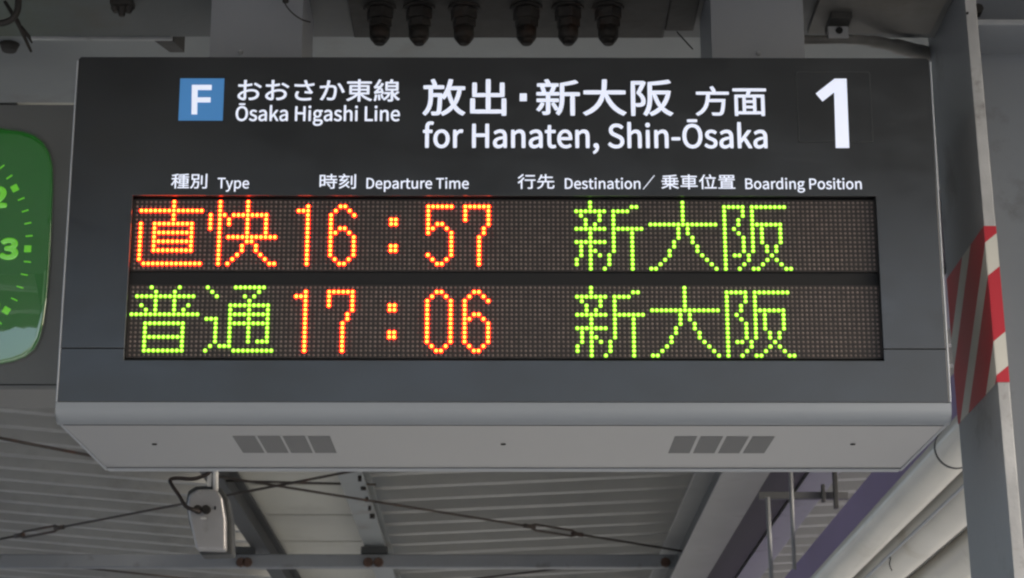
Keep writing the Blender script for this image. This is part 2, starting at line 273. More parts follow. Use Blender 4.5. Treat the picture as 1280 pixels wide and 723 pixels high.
 'r':(388,'92,181,92,0,123,0 153,0,184,0,184,116 184,233,184,349,220,441 275,475,320,475,343,475 355,472,373,466,379,493 384,519,390,545,373,554 356,557,332,557,272,557 216,513,178,444,177,444 177,444,176,444,173,477 170,510,167,543,142,543 117,543,92,543,92,362'),
 's':(468,'157,-13,234,-13,362,-13 431,60,431,148,431,251 345,283,266,313,205,336 149,356,149,407,149,450 181,486,250,486,298,486 336,465,373,438,388,457 402,476,417,495,376,529 316,557,249,557,130,557 62,489,62,403,62,310 144,274,220,246,280,224 344,198,344,143,344,96 309,58,237,58,172,58 124,84,76,123,61,103 47,82,32,62,83,19'),
 't':(377,'147,-13,262,-13,296,-13 332,-3,363,7,357,30 351,53,345,76,327,68 303,61,283,61,220,61 199,99,199,165,199,266 199,368,199,469,248,469 298,469,347,469,347,494 347,519,347,543,298,543 248,543,199,543,199,594 199,645,199,696,174,696 148,696,123,696,120,645 116,594,113,543,84,542 56,540,27,538,27,515 27,492,27,469,54,469 81,469,108,469,108,369 108,268,108,168,108,59'),
 'u':(607,'136,-13,251,-13,325,-13 379,26,430,85,431,85 432,85,433,85,435,57 438,28,440,0,465,0 491,0,516,0,516,181 516,362,516,543,486,543 455,543,425,543,425,415 425,286,425,158,373,94 334,66,278,66,206,66 176,109,176,210,176,321 176,432,176,543,145,543 115,543,84,543,84,428 84,314,84,199,84,60'),
 'y':(521,'76,-234,101,-234,209,-234 266,-152,304,-46,372,150 440,347,508,543,479,543 449,543,419,543,386,443 354,342,321,242,307,193 291,138,277,88,275,88 274,88,272,88,253,139 235,194,218,242,181,342 145,443,108,543,76,543 45,543,13,543,86,362 158,180,231,-1,227,-15 223,-28,219,-42,196,-109 158,-159,97,-159,82,-159 66,-154,55,-150,49,-174 43,-199,37,-223,54,-230'),
 'Ō':(742,'187,-13,371,-13,555,-13 684,134,684,369,684,604 555,746,371,746,187,746 58,604,58,369,58,134|503,68,371,68,239,68 153,186,153,369,153,552 239,665,371,665,503,665 589,552,589,369,589,186|221,843,221,822,321,822 420,822,520,822,520,843 520,864,520,885,420,885 321,885,221,885,221,864'),
 'お':(1000,'792,650,721,688,709,668 697,648,685,628,749,594 860,525,909,478,923,500 937,521,950,542,901,582|244,241,325,279,326,220 327,161,328,102,328,69 315,53,292,53,253,53 183,92,183,138,183,183|176,612,121,619,122,594 122,569,123,543,157,539 194,538,251,538,272,538 297,539,325,541,325,498 324,454,324,410,324,391 324,372,324,353,209,304 105,217,105,134,105,45 235,-32,313,-32,367,-32 401,-2,401,91,400,163 398,236,397,308,469,333 540,347,615,347,710,347 787,301,787,216,787,124 707,79,619,60,582,52 539,52,502,53,512,26 521,-1,530,-28,565,-26 609,-25,654,-14,791,19 867,96,867,217,867,337 762,416,616,416,550,416 472,403,396,379,396,391 396,402,396,414,397,459 397,504,398,549,471,557 549,570,608,584,608,610 607,636,606,662,549,645 473,631,400,622,401,658 403,694,404,730,405,753 408,781,411,799,381,799 352,799,322,799,325,782 327,748,327,728,327,690 326,652,326,614,298,612 272,611,249,611,212,611'),
 'か':(1000,'844,593,782,674,758,663 734,652,709,641,780,558 858,382,887,279,913,291 939,304,965,316,931,409|109,559,78,561,81,532 83,503,86,474,112,478 153,483,176,486,218,491 261,496,303,500,269,366 194,138,92,1,119,-10 147,-20,174,-31,279,138 347,364,384,508,428,512 468,515,492,515,555,515 598,498,598,406,598,298 582,168,550,100,530,57 500,49,463,49,435,49 382,56,340,69,344,41 349,14,353,-14,385,-22 433,-29,471,-29,536,-29 584,-11,617,55,659,138 675,297,675,416,675,551 602,585,513,585,489,585 447,582,400,578,409,626 417,674,426,721,430,740 434,762,438,780,407,784 376,787,345,790,345,722 335,644,319,572,259,567 200,562,167,561,135,560'),
 'さ':(1000,'282,264,312,312,286,318 260,324,234,330,206,271 186,219,186,164,186,28 306,-42,496,-42,607,-42 692,-31,754,-20,756,7 757,33,758,60,688,44 602,34,500,35,352,36 265,78,265,173,265,221|305,613,158,631,159,605 159,578,160,551,317,538 461,538,580,549,614,466 662,378,701,321,665,325 591,331,535,336,533,314 531,291,529,269,601,264 722,253,770,242,784,261 798,279,811,298,796,315 781,332,767,351,730,403 686,480,655,557,722,566 801,580,862,598,859,624 856,650,853,676,785,653 702,637,630,627,610,685 592,751,584,798,556,795 528,791,499,787,508,761 517,730,524,709,534,679 544,649,554,619,444,611'),
 '乗':(1000,'412,380,460,380,460,342 460,305,460,267,412,267 364,267,316,267,316,305 316,342,316,380,364,380|460,483,460,446,412,446 364,446,316,446,316,483 316,520,316,556,364,556 412,556,460,556,460,520|535,342,535,380,585,380 635,380,684,380,684,342 684,305,684,267,635,267 585,267,535,267,535,305|585,446,535,446,535,483 535,520,535,556,585,556 635,556,684,556,684,520 684,483,684,446,635,446|825,806,808,826,649,789 357,766,116,758,124,741 132,712,133,694,237,697 350,702,460,711,460,682 460,652,460,622,343,622 227,622,110,622,110,600 110,578,110,556,154,556 199,556,243,556,243,520 243,483,243,446,181,446 119,446,57,446,57,424 57,402,57,380,119,380 181,380,243,380,243,342 243,305,243,267,195,267 146,267,98,267,98,245 98,223,98,201,199,201 301,201,402,201,312,118 168,45,40,8,58,-7 81,-36,92,-55,220,-11 363,70,460,164,460,83 460,1,460,-80,485,-80 510,-80,535,-80,535,1 535,83,535,164,633,67 776,-16,906,-60,918,-40 942,-8,960,7,829,44 686,117,594,201,700,201 806,201,911,201,911,223 911,245,911,267,860,267 809,267,757,267,757,305 757,342,757,380,820,380 883,380,945,380,945,402 945,424,945,446,883,446 820,446,757,446,757,483 757,520,757,556,804,556 851,556,898,556,898,578 898,600,898,622,777,622 656,622,535,622,535,654 535,686,535,718,656,729 770,745,859,765,842,786'),
 '位':(1000,'551,658,369,658,369,634 369,610,369,585,551,585 733,585,914,585,914,610 914,634,914,658,733,658|458,515,435,509,465,370 495,185,503,80,528,87 553,95,577,102,567,204 536,384,503,525,481,520|594,835,570,828,589,778 609,712,617,669,642,677 667,684,692,691,682,734 660,797,641,847,618,841|443,34,326,34,326,10 326,-14,326,-38,536,-38 746,-38,955,-38,955,-14 955,10,955,34,886,34 817,34,748,34,785,168 826,365,853,519,827,524 801,528,774,532,756,382 716,169,678,34,561,34|310,829,286,836,230,684 136,534,38,437,51,420 73,381,81,363,115,398 148,439,180,484,180,297 180,109,180,-78,205,-78 230,-78,255,-78,255,148 255,375,255,601,294,669 329,742,357,815,333,822'),
 '先':(1000,'488,840,462,840,462,788 462,736,462,684,403,684 344,684,285,684,299,724 312,764,322,801,297,807 271,812,246,817,221,712 171,579,102,494,121,487 150,470,167,459,201,501 231,555,256,612,325,612 393,612,462,612,462,545 462,478,462,410,328,410 195,410,61,410,61,386 61,361,61,337,148,337 235,337,322,337,305,172 260,44,47,-22,65,-37 86,-66,95,-85,323,-6 379,141,400,337,464,337 528,337,591,337,591,239 591,141,591,43,591,-40 613,-64,703,-64,721,-64 825,-64,844,-64,925,-64 946,-25,954,127,933,133 901,145,885,158,881,28 875,8,838,8,815,8 729,8,711,8,673,8 666,13,666,43,666,141 666,239,666,337,758,337 849,337,940,337,940,361 940,386,940,410,806,410 672,410,538,410,538,478 538,545,538,612,648,612 758,612,868,612,868,636 868,660,868,684,758,684 648,684,538,684,538,736 538,788,538,840,513,840'),
 '出':(1000,'132,341,104,341,104,220 104,100,104,-21,341,-21 578,-21,814,-21,814,-40 814,-59,814,-78,841,-78 868,-78,895,-78,895,62 895,201,895,341,868,341 841,341,814,341,814,245 814,150,814,54,723,54 631,54,539,54,539,171 539,287,539,404,645,404 750,404,855,404,855,520 855,635,855,750,828,750 801,750,774,750,774,659 774,568,774,477,696,477 618,477,539,477,539,598 539,719,539,839,512,839 485,839,457,839,457,719 457,598,457,477,381,477 304,477,228,477,228,568 228,659,228,749,202,749 176,749,150,749,150,634 150,519,150,404,252,404 355,404,457,404,457,287 457,171,457,54,367,54 277,54,187,54,187,150 187,245,187,341,159,341'),
 '別':(1000,'618,720,593,720,593,535 593,350,593,165,618,165 642,165,666,165,666,350 666,535,666,720,642,720|863,821,838,821,838,554 838,287,838,20,838,1 831,-5,812,-6,792,-7 730,-7,659,-5,670,-26 682,-61,687,-81,779,-81 836,-81,868,-67,899,-54 913,-32,913,20,913,287 913,554,913,821,888,821|164,663,164,727,249,727 334,727,419,727,419,663 419,599,419,534,334,534 249,534,164,534,164,599|227,794,95,794,95,685 95,576,95,466,132,466 168,466,205,466,195,284 168,79,33,-31,51,-42 74,-64,86,-82,192,6 238,144,260,291,315,291 371,291,426,291,416,92 404,17,388,-3,380,-13 370,-14,353,-14,336,-14 289,-14,239,-9,251,-28 258,-56,260,-76,309,-78 358,-79,383,-76,413,-73 431,-67,448,-47,475,-16 485,76,497,327,497,336 498,358,498,358,422,358 345,358,269,358,273,394 275,430,278,466,349,466 420,466,491,466,491,576 491,685,491,794,359,794'),
 '刻':(1000,'876,828,851,828,851,558 851,287,851,17,851,0 844,-5,827,-6,810,-7 753,-8,691,-5,702,-26 713,-57,716,-77,802,-77 852,-76,882,-64,913,-52 925,-31,925,17,925,287 925,558,925,828,901,828|696,725,672,725,672,539 672,353,672,167,696,167 720,167,743,167,743,353 743,539,743,725,720,725|483,571,460,578,443,544 423,512,400,480,332,478 264,475,196,472,246,523 295,585,338,647,425,647 513,647,600,647,600,670 600,693,600,716,531,716 462,716,393,716,383,752 355,806,327,845,304,839 281,833,258,826,280,793 301,750,312,716,226,716 140,716,54,716,54,693 54,670,54,647,120,647 185,647,251,647,208,581 158,522,140,504,118,482 100,466,82,463,91,443 102,408,106,393,124,401 155,405,347,416,269,328 171,256,66,206,80,192 103,161,113,146,281,236 436,378,528,556,506,564|549,379,526,388,427,211 252,68,59,-15,73,-30 97,-63,107,-78,211,-27 312,41,401,122,458,70 523,6,556,-35,575,-18 593,-2,611,15,576,56 506,119,449,169,505,227 554,291,594,361,572,370'),
 '大':(1000,'488,839,461,839,460,760 461,659,446,553,318,553 190,553,62,553,62,528 62,502,62,476,186,476 309,476,433,476,393,286 293,92,43,-16,64,-32 88,-59,100,-78,344,34 452,226,501,419,579,191 708,14,902,-78,915,-56 939,-25,958,-8,764,73 633,255,563,476,690,476 816,476,942,476,942,502 942,528,942,553,804,553 665,553,526,553,540,658 541,758,542,839,515,839'),
 '放':(1000,'228,830,206,823,225,780 248,723,257,686,280,694 303,702,326,709,316,743 293,799,272,842,250,836|192,678,44,678,44,655 44,632,44,608,83,608 123,608,162,608,162,539 162,469,162,400,162,258 147,100,25,-30,43,-43 68,-63,81,-79,214,63 234,233,234,399,234,401 234,403,234,405,280,405 325,405,371,405,364,130 357,33,340,11,333,-1 324,-3,310,-3,294,-3 257,-3,216,1,226,-18 233,-48,235,-69,278,-71 320,-70,344,-68,371,-66 387,-58,404,-35,430,-1 436,111,442,440,443,451 443,475,443,475,373,475 304,475,234,475,234,520 234,564,234,608,319,608 403,608,488,608,488,632 488,655,488,678,340,678|624,580,625,583,688,583 751,583,813,583,793,456 763,348,717,257,673,349 642,457,622,574,623,577|638,837,612,841,582,668 527,500,445,395,462,381 491,353,503,338,530,374 555,416,577,463,601,359 632,265,673,183,614,98 536,32,431,-17,446,-32 468,-65,475,-82,575,-31 653,33,713,113,767,31 834,-34,918,-78,930,-58 954,-29,971,-14,882,27 813,95,759,181,822,289 862,421,888,583,913,583 938,583,962,583,962,607 962,630,962,653,857,653 752,653,647,653,663,709 677,768,689,828,664,833'),
 '新':(1000,'377,222,360,213,390,163 426,95,442,51,460,62 478,72,495,83,480,125 444,190,411,240,394,231|155,230,135,235,115,174 82,112,41,68,56,59 82,40,94,30,133,77 173,150,196,220,176,225|665,762,553,744,553,630 553,515,553,400,553,267 545,95,460,-25,476,-34 506,-57,518,-71,610,59 623,256,623,400,623,411 623,421,623,432,674,432 725,432,775,432,775,263 775,94,775,-75,800,-75 824,-75,848,-75,848,94 848,263,848,432,885,432 922,432,958,432,958,455 958,479,958,502,847,502 735,502,623,502,623,566 623,630,623,694,729,710 843,736,927,767,907,786 887,804,866,822,794,792|237,833,214,827,230,799 246,765,258,735,192,735 127,735,61,735,61,714 61,693,61,672,208,672 356,672,503,672,503,693 503,714,503,735,447,735 392,735,336,735,323,768 301,811,282,844,259,839|400,662,377,667,365,621 342,553,323,507,231,507 138,507,46,507,46,486 46,464,46,443,114,443 183,443,251,443,251,408 251,374,251,339,184,339 117,339,50,339,50,317 50,295,50,273,117,273 184,273,251,273,251,188 251,103,251,18,251,8 249,6,239,5,228,4 197,4,162,5,172,-13 182,-41,184,-59,233,-59 267,-58,290,-47,313,-36 320,-18,320,17,320,102 320,188,320,273,382,273 445,273,507,273,507,295 507,317,507,339,445,339 382,339,320,339,320,374 320,408,320,443,386,443 453,443,519,443,519,464 519,486,519,507,477,507 434,507,391,507,410,549 429,603,447,652,424,657|146,656,126,651,146,606 161,546,165,507,187,513 208,519,230,525,225,563 208,622,187,665,167,661'),
 '方':(1000,'464,828,440,818,466,771 496,707,508,667,361,667 215,667,68,667,68,643 68,619,68,594,159,594 250,594,341,594,329,364 304,105,46,-23,66,-37 90,-63,101,-82,291,17 366,183,398,361,518,361 637,361,756,361,740,135 720,38,691,12,678,2 665,0,643,0,616,0 546,1,474,7,489,-13 499,-44,501,-66,568,-71 634,-71,669,-69,708,-67 732,-59,756,-34,795,5 815,114,835,398,837,409 838,434,838,434,696,434 553,434,410,434,416,487 420,541,423,594,594,594 765,594,936,594,936,619 936,643,936,667,796,667 655,667,514,667,538,678 562,688,585,698,571,738 540,799,512,846,488,837'),
 '時':(1000,'465,221,445,209,496,156 550,82,572,33,594,46 615,59,636,72,613,122 556,193,505,244,485,232|656,841,631,841,631,801 631,761,631,721,561,721 491,721,421,721,421,699 421,677,421,654,491,654 561,654,631,654,631,612 631,570,631,527,547,527 463,527,379,527,379,505 379,482,379,459,507,459 635,459,763,459,763,421 763,384,763,346,637,346 511,346,384,346,384,324 384,301,384,279,511,279 637,279,763,279,763,189 763,100,763,10,763,-5 758,-8,742,-9,726,-10 669,-10,608,-8,619,-29 630,-59,633,-79,714,-79 764,-77,796,-66,827,-55 837,-34,837,9,837,99 837,189,837,279,876,279 915,279,954,279,954,301 954,324,954,346,915,346 876,346,837,346,837,384 837,421,837,459,880,459 922,459,964,459,964,482 964,505,964,527,878,527 792,527,705,527,705,570 705,612,705,654,778,654 850,654,922,654,922,677 922,699,922,721,850,721 778,721,705,721,705,761 705,801,705,841,681,841|243,416,291,416,291,339 291,262,291,185,243,185 194,185,146,185,146,262 146,339,146,416,194,416|291,558,291,484,243,484 194,484,146,484,146,558 146,632,146,706,194,706 243,706,291,706,291,632|171,775,76,775,76,529 76,282,76,35,99,35 123,35,146,35,146,62 146,90,146,117,218,117 290,117,362,117,362,336 362,556,362,775,267,775'),
 '東':(1000,'255,590,153,590,153,467 153,345,153,222,234,222 315,222,396,222,306,128 166,43,41,-1,58,-16 81,-45,93,-64,221,-13 363,83,459,191,459,101 459,10,459,-80,485,-80 511,-80,536,-80,536,11 536,103,536,194,633,85 778,-14,909,-66,921,-46 945,-17,962,-1,835,41 692,128,600,222,687,222 773,222,859,222,859,345 859,467,859,590,752,590 644,590,536,590,536,618 536,646,536,674,671,674 806,674,940,674,940,698 940,722,940,745,806,745 671,745,536,745,536,777 536,808,536,839,511,839 485,839,459,839,459,808 459,777,459,745,328,745 197,745,66,745,66,722 66,698,66,674,197,674 328,674,459,674,459,646 459,618,459,590,357,590|226,347,226,379,304,379 381,379,459,379,459,347 459,314,459,282,381,282 304,282,226,282,226,314|536,347,536,379,618,379 700,379,782,379,782,347 782,314,782,282,700,282 618,282,536,282,536,314|226,499,226,530,304,530 381,530,459,530,459,499 459,467,459,435,381,435 304,435,226,435,226,467|536,499,536,530,618,530 700,530,782,530,782,499 782,467,782,435,700,435 618,435,536,435,536,467'),
 '種':(1000,'503,535,433,535,433,428 433,321,433,214,503,214 572,214,641,214,641,190 641,166,641,142,568,142 495,142,422,142,422,122 422,102,422,82,495,82 568,82,641,82,641,56 641,29,641,3,549,3 457,3,365,3,365,-18 365,-38,365,-59,565,-59 765,-59,965,-59,965,-38 965,-18,965,3,881,3 797,3,713,3,713,29 713,56,713,82,786,82 859,82,931,82,931,102 931,122,931,142,859,142 786,142,713,142,713,166 713,190,713,214,784,214 855,214,926,214,926,321 926,428,926,535,855,535 784,535,713,535,713,558 713,580,713,602,791,602 869,602,946,602,946,623 946,644,946,664,869,664 791,664,713,664,713,689 713,714,713,738,799,746 881,757,944,771,929,790 914,809,898,828,785,802 577,786,409,779,416,763 425,738,427,721,494,723 568,727,641,732,641,710 641,687,641,664,558,664 474,664,391,664,391,644 391,623,391,602,474,602 558,602,641,602,641,580 641,558,641,535,572,535|500,323,500,350,547,350 594,350,641,350,641,323 641,297,641,270,594,270 547,270,500,270,500,297|713,323,713,350,761,350 809,350,857,350,857,323 857,297,857,270,809,270 761,270,713,270,713,297|500,453,500,479,547,479 594,479,641,479,641,453 641,426,641,400,594,400 547,400,500,400,500,426|713,453,713,479,761,479 809,479,857,479,857,453 857,426,857,400,809,400 761,400,713,400,713,426|378,807,361,826,287,792 155,763,43,744,52,728 62,703,65,687,112,693 162,702,212,712,212,661 212,610,212,558,158,558 103,558,49,558,49,535 49,512,49,488,100,488 151,488,202,488,162,373 93,243,28,172,41,154 59,124,67,103,118,165 171,264,212,365,212,217 212,70,212,-78,237,-78 261,-78,286,-78,286,66 286,209,286,353,320,311 360,257,377,229,392,249 407,268,422,288,402,311 315,401,286,426,286,447 286,467,286,488,328,488 369,488,411,488,411,512 411,535,411,558,369,558 328,558,286,558,286,615 286,672,286,729,333,740 377,753,413,768,396,788'),
 '線':(1000,'523,501,523,530,628,530 733,530,837,530,837,501 837,471,837,441,733,441 628,441,523,441,523,471|523,645,523,674,628,674 733,674,837,674,837,645 837,616,837,587,733,587 628,587,523,587,523,616|201,192,182,189,193,121 203,31,204,-27,224,-23 243,-20,263,-16,260,42 250,130,238,198,219,195|104,193,84,197,74,114 59,22,35,-40,51,-45 81,-55,94,-62,115,2 134,98,145,186,125,190|292,213,275,208,294,156 314,87,322,43,340,49 359,55,377,61,368,105 347,172,327,223,310,218|904,330,885,345,857,310 812,265,772,230,752,267 736,306,724,347,724,358 724,370,724,381,786,381 848,381,909,381,909,499 909,617,909,734,834,734 758,734,682,734,696,764 710,794,724,823,697,829 669,835,641,841,634,810 620,768,607,734,556,734 505,734,453,734,453,617 453,499,453,381,520,381 587,381,653,381,653,255 653,129,653,3,653,-9 650,-11,636,-12,623,-13 581,-13,534,-12,544,-31 553,-61,556,-81,621,-81 664,-81,690,-69,717,-57 724,-36,724,3,724,66 724,129,724,192,771,94 836,12,915,-36,926,-18 948,9,964,23,900,56 844,112,800,180,845,213 896,259,941,300,923,315|469,298,416,298,416,277 416,256,416,235,460,235 504,235,547,235,510,137 439,58,362,20,376,7 395,-16,405,-32,507,24 594,132,631,285,617,290 602,295,587,300,583,299 579,299,575,298,522,298|62,256,66,240,84,250 115,256,314,287,318,268 321,248,325,229,345,235 366,241,386,247,379,301 353,391,329,460,310,455 290,451,271,446,282,415 292,380,301,346,253,340 205,333,157,327,238,420 316,536,380,652,358,665 337,678,315,690,293,644 267,598,240,556,206,553 171,550,137,547,191,623 245,720,287,813,264,823 240,833,217,842,178,733 111,619,89,590,70,559 52,539,35,535,43,516 55,481,59,466,73,472 95,477,198,490,162,436 129,396,115,378,85,341 63,316,41,311,50,291'),
 '置':(1000,'651,718,651,748,708,748 764,748,820,748,820,718 820,688,820,658,764,658 708,658,651,658,651,688|417,718,417,748,472,748 527,748,582,748,582,718 582,688,582,658,527,658 472,658,417,658,417,688|189,718,189,748,242,748 295,748,348,748,348,718 348,688,348,658,295,658 242,658,189,658,189,688|268,427,190,427,190,287 190,146,190,6,146,6 101,6,57,6,57,-13 57,-31,57,-50,353,-50 649,-50,945,-50,945,-31 945,-13,945,6,900,6 854,6,808,6,808,146 808,287,808,427,704,427 600,427,495,427,500,447 505,466,509,486,647,486 785,486,922,486,922,506 922,526,922,545,788,545 654,545,520,545,524,565 528,584,531,603,653,603 774,603,895,603,895,670 895,736,895,802,636,802 376,802,117,802,117,736 117,670,117,603,229,603 342,603,454,603,451,584 449,565,446,545,320,545 194,545,68,545,68,526 68,506,68,486,191,486 313,486,436,486,432,466 428,447,424,427,346,427|419,6,262,6,262,27 262,47,262,68,419,68 577,68,734,68,734,47 734,27,734,6,577,6|262,256,262,275,419,275 577,275,734,275,734,256 734,236,734,217,577,217 419,217,262,217,262,236|419,320,262,320,262,339 262,357,262,376,419,376 577,376,734,376,734,357 734,339,734,320,577,320|262,152,262,172,419,172 577,172,734,172,734,152 734,133,734,113,577,113 419,113,262,113,262,133'),
 '行':(1000,'599,780,435,780,435,756 435,732,435,708,599,708 763,708,927,708,927,732 927,756,927,780,763,780|291,831,267,841,216,768 119,679,35,622,48,608 69,579,79,562,169,626 272,724,339,811,315,821|579,504,391,504,391,480 391,456,391,432,504,432 616,432,728,432,728,294 728,155,728,17,728,1 721,-4,702,-5,684,-6 616,-6,545,-3,556,-25 567,-56,570,-77,668,-77 726,-79,759,-66,792,-53 804,-30,804,16,804,155 804,293,804,432,855,432 905,432,955,432,955,456 955,480,955,504,767,504|331,618,307,626,238,512 128,396,25,322,40,307 67,274,78,259,115,289 154,325,192,364,192,215 192,66,192,-83,217,-83 241,-83,266,-83,266,93 266,270,266,446,308,496 346,548,378,600,354,609'),
 '車':(1000,'258,606,158,606,158,476 158,346,158,216,258,216 359,216,459,216,459,189 459,162,459,135,324,135 188,135,53,135,53,112 53,89,53,66,188,66 324,66,459,66,459,16 459,-33,459,-83,485,-83 511,-83,536,-83,536,-33 536,16,536,66,675,66 813,66,951,66,951,89 951,112,951,135,813,135 675,135,536,135,536,162 536,189,536,216,640,216 743,216,846,216,846,346 846,476,846,606,743,606 640,606,536,606,536,631 536,656,536,680,663,680 790,680,917,680,917,703 917,726,917,749,790,749 663,749,536,749,536,779 536,809,536,839,511,839 485,839,459,839,459,809 459,779,459,749,334,749 208,749,83,749,83,726 83,703,83,680,208,680 334,680,459,680,459,656 459,631,459,606,359,606|230,348,230,382,306,382 383,382,459,382,459,348 459,313,459,279,383,279 306,279,230,279,230,313|536,348,536,382,615,382 693,382,771,382,771,348 771,313,771,279,693,279 615,279,536,279,536,313|230,509,230,543,306,543 383,543,459,543,459,509 459,475,459,441,383,441 306,441,230,441,230,475|536,509,536,543,615,543 693,543,771,543,771,509 771,475,771,441,693,441 615,441,536,441,536,475'),
 '阪':(1000,'759,479,836,479,813,365 772,268,719,189,667,272 629,370,604,479,682,479|595,784,443,772,443,653 443,534,443,414,443,266 431,85,340,-41,359,-51 387,-72,400,-85,501,52 514,246,514,414,514,436 514,457,514,479,524,479 533,479,542,479,571,345 614,228,676,132,617,62 546,11,469,-21,484,-36 504,-64,514,-83,591,-47 661,4,720,71,773,5 837,-47,914,-84,926,-65 949,-37,966,-23,885,10 819,62,765,127,838,230 891,365,917,538,902,543 887,547,871,551,867,550 863,549,859,548,744,548 629,548,514,548,514,603 514,658,514,712,656,722 813,741,924,768,909,790 893,811,877,832,771,806|161,797,81,797,81,505 81,212,81,-80,103,-80 126,-80,148,-80,148,190 148,459,148,729,196,729 243,729,291,729,265,661 231,571,198,498,280,419 304,352,304,297,304,266 297,241,280,230,269,223 256,222,241,220,221,218 194,218,165,222,177,203 185,174,186,156,213,154 244,155,270,157,291,159 312,165,327,175,358,195 371,237,371,290,371,352 352,423,268,507,306,587 350,687,382,770,366,780 349,790,333,800,329,799 325,798,321,797,241,797'),
 '面':(1000,'389,296,389,334,460,334 531,334,601,334,601,296 601,259,601,221,531,221 460,221,389,221,389,259|460,395,389,395,389,432 389,469,389,506,460,506 531,506,601,506,601,469 601,432,601,395,531,395|389,121,389,160,460,160 531,160,601,160,601,121 601,82,601,43,531,43 460,43,389,43,389,82|354,774,58,774,58,750 58,726,58,702,187,702 315,702,444,702,437,661 426,614,416,576,312,576 208,576,104,576,104,357 104,139,104,-80,128,-80 152,-80,176,-80,176,-62 176,-45,176,-27,391,-27 606,-27,820,-27,820,-45 820,-62,820,-80,846,-80 871,-80,896,-80,896,139 896,357,896,576,762,576 628,576,493,576,506,618 519,660,532,702,670,702 808,702,945,702,945,726 945,750,945,774,650,774|224,43,176,43,176,197 176,352,176,506,224,506 272,506,320,506,320,352 320,197,320,43,272,43|820,197,820,43,770,43 720,43,670,43,670,197 670,352,670,506,720,506 770,506,820,506,820,352'),
 '／':(1000,'946,836,936,846,636,546 335,245,34,-56,44,-66 54,-76,64,-86,365,215 666,516,966,816,956,826'),
}
def lettering(name, text, boxx, base, top, Y, m, parent, bold=.0, depth=.0008, ref='H', label=None, ink=False, track=0):
    """text between two x, from a base line z to the height z of the reference glyph; ink=True fits the whole ink box"""
    cu = bpy.data.curves.new(name, 'CURVE'); cu.dimensions = '2D'; cu.fill_mode = 'BOTH'; cu.resolution_u = 5
    pen = 0; xs = []; zs = []; data = []
    for ch in text:
        if ch == ' ': pen += 224; continue
        adv, t = GLYPHS[ch]
        for s in t.split('|'):
            pts = [tuple(map(int, p.split(','))) for p in s.split(' ')]
            pts = [(a+pen,b,c+pen,d,e+pen,f) for a,b,c,d,e,f in pts]
            data.append(pts); xs += [p[2] for p in pts]; zs += [p[3] for p in pts]
        pen += adv + track
    x0, x1 = min(xs), max(xs)
    if ink: g0, g1 = min(zs), max(zs)
    else:
        q = [int(p.split(',')[3]) for s in GLYPHS[ref][1].split('|') for p in s.split(' ')]; g0, g1 = 0, max(q)
    b = bold
    sx = (boxx[1]-boxx[0]-2*b)/(x1-x0); sz = (top-base-2*b)/(g1-g0)
    fx = lambda x: boxx[0]+b+(x-x0)*sx
    fz = lambda z: base+b+(z-g0)*sz
    def spl(c):
        for pts in data:
            s = c.splines.new('BEZIER'); s.bezier_points.add(len(pts)-1); s.use_cyclic_u = True
            for bp, (a,b_,c_,d,e,f) in zip(s.bezier_points, pts):
                bp.handle_left_type = bp.handle_right_type = 'FREE'
                bp.co = (fx(c_), fz(d), 0); bp.handle_left = (fx(a), fz(b_), 0); bp.handle_right = (fx(e), fz(f), 0)
    spl(cu)
    bmo = bmesh.new()
    def take(c, flat):
        o = bpy.data.objects.new('tmp', c); COL.objects.link(o)
        dg = bpy.context.evaluated_depsgraph_get(); me = bpy.data.meshes.new_from_object(o.evaluated_get(dg))
        for v in me.vertices:
            x, z, y = v.co
            v.co = (x, Y - depth*(.5 if flat else 0) - (y/max(b,1e-6))*depth*(0 if flat else 1), z)
        bmo.from_mesh(me); bpy.data.meshes.remove(me); bpy.data.objects.remove(o)
    take(cu, True)
    if b > 0:
        c2 = bpy.data.curves.new(name, 'CURVE'); c2.dimensions = '3D'; c2.fill_mode = 'FULL'; c2.resolution_u = 5
        c2.bevel_depth = b; c2.bevel_resolution = 1
        spl(c2); take(c2, False)
    me = bpy.data.meshes.new(name); bmo.to_mesh(me); bmo.free()
    o = link(name, me, m, parent)
    if label: o['label'] = label
    return o

# ================================================================== SETTING
H = EYE
fl = MB().box(-3.2, 3.4, -30, 60, -.3, 0).build('platform_floor', M['concrete']); tag(fl, kind='structure')
gd = MB().box(-400, 400, -400, 400, -1.5, -1.1).build('ground', M['ballast']); tag(gd, kind='structure')

# ================================================================== THE DEPARTURE BOARD
Y0 = 4.177
F = lambda px, py: PY(px, py, Y0)
zt = F(630, 72).z; zf = F(630, 503).z                      # top and bottom of the dark face
XL, XR = -.9 - .0, .9
cx = F(630, 300).x
XL, XR = cx-.9, cx+.9
zb = zf - .040                                             # under side, front edge
Yb, zbb = 4.719, .966+H                                    # under side, back edge
board = thing('departure_board', 'large dark grey hanging train departure board with orange and green LED times', 'departure board', (cx, 4.45, zf))
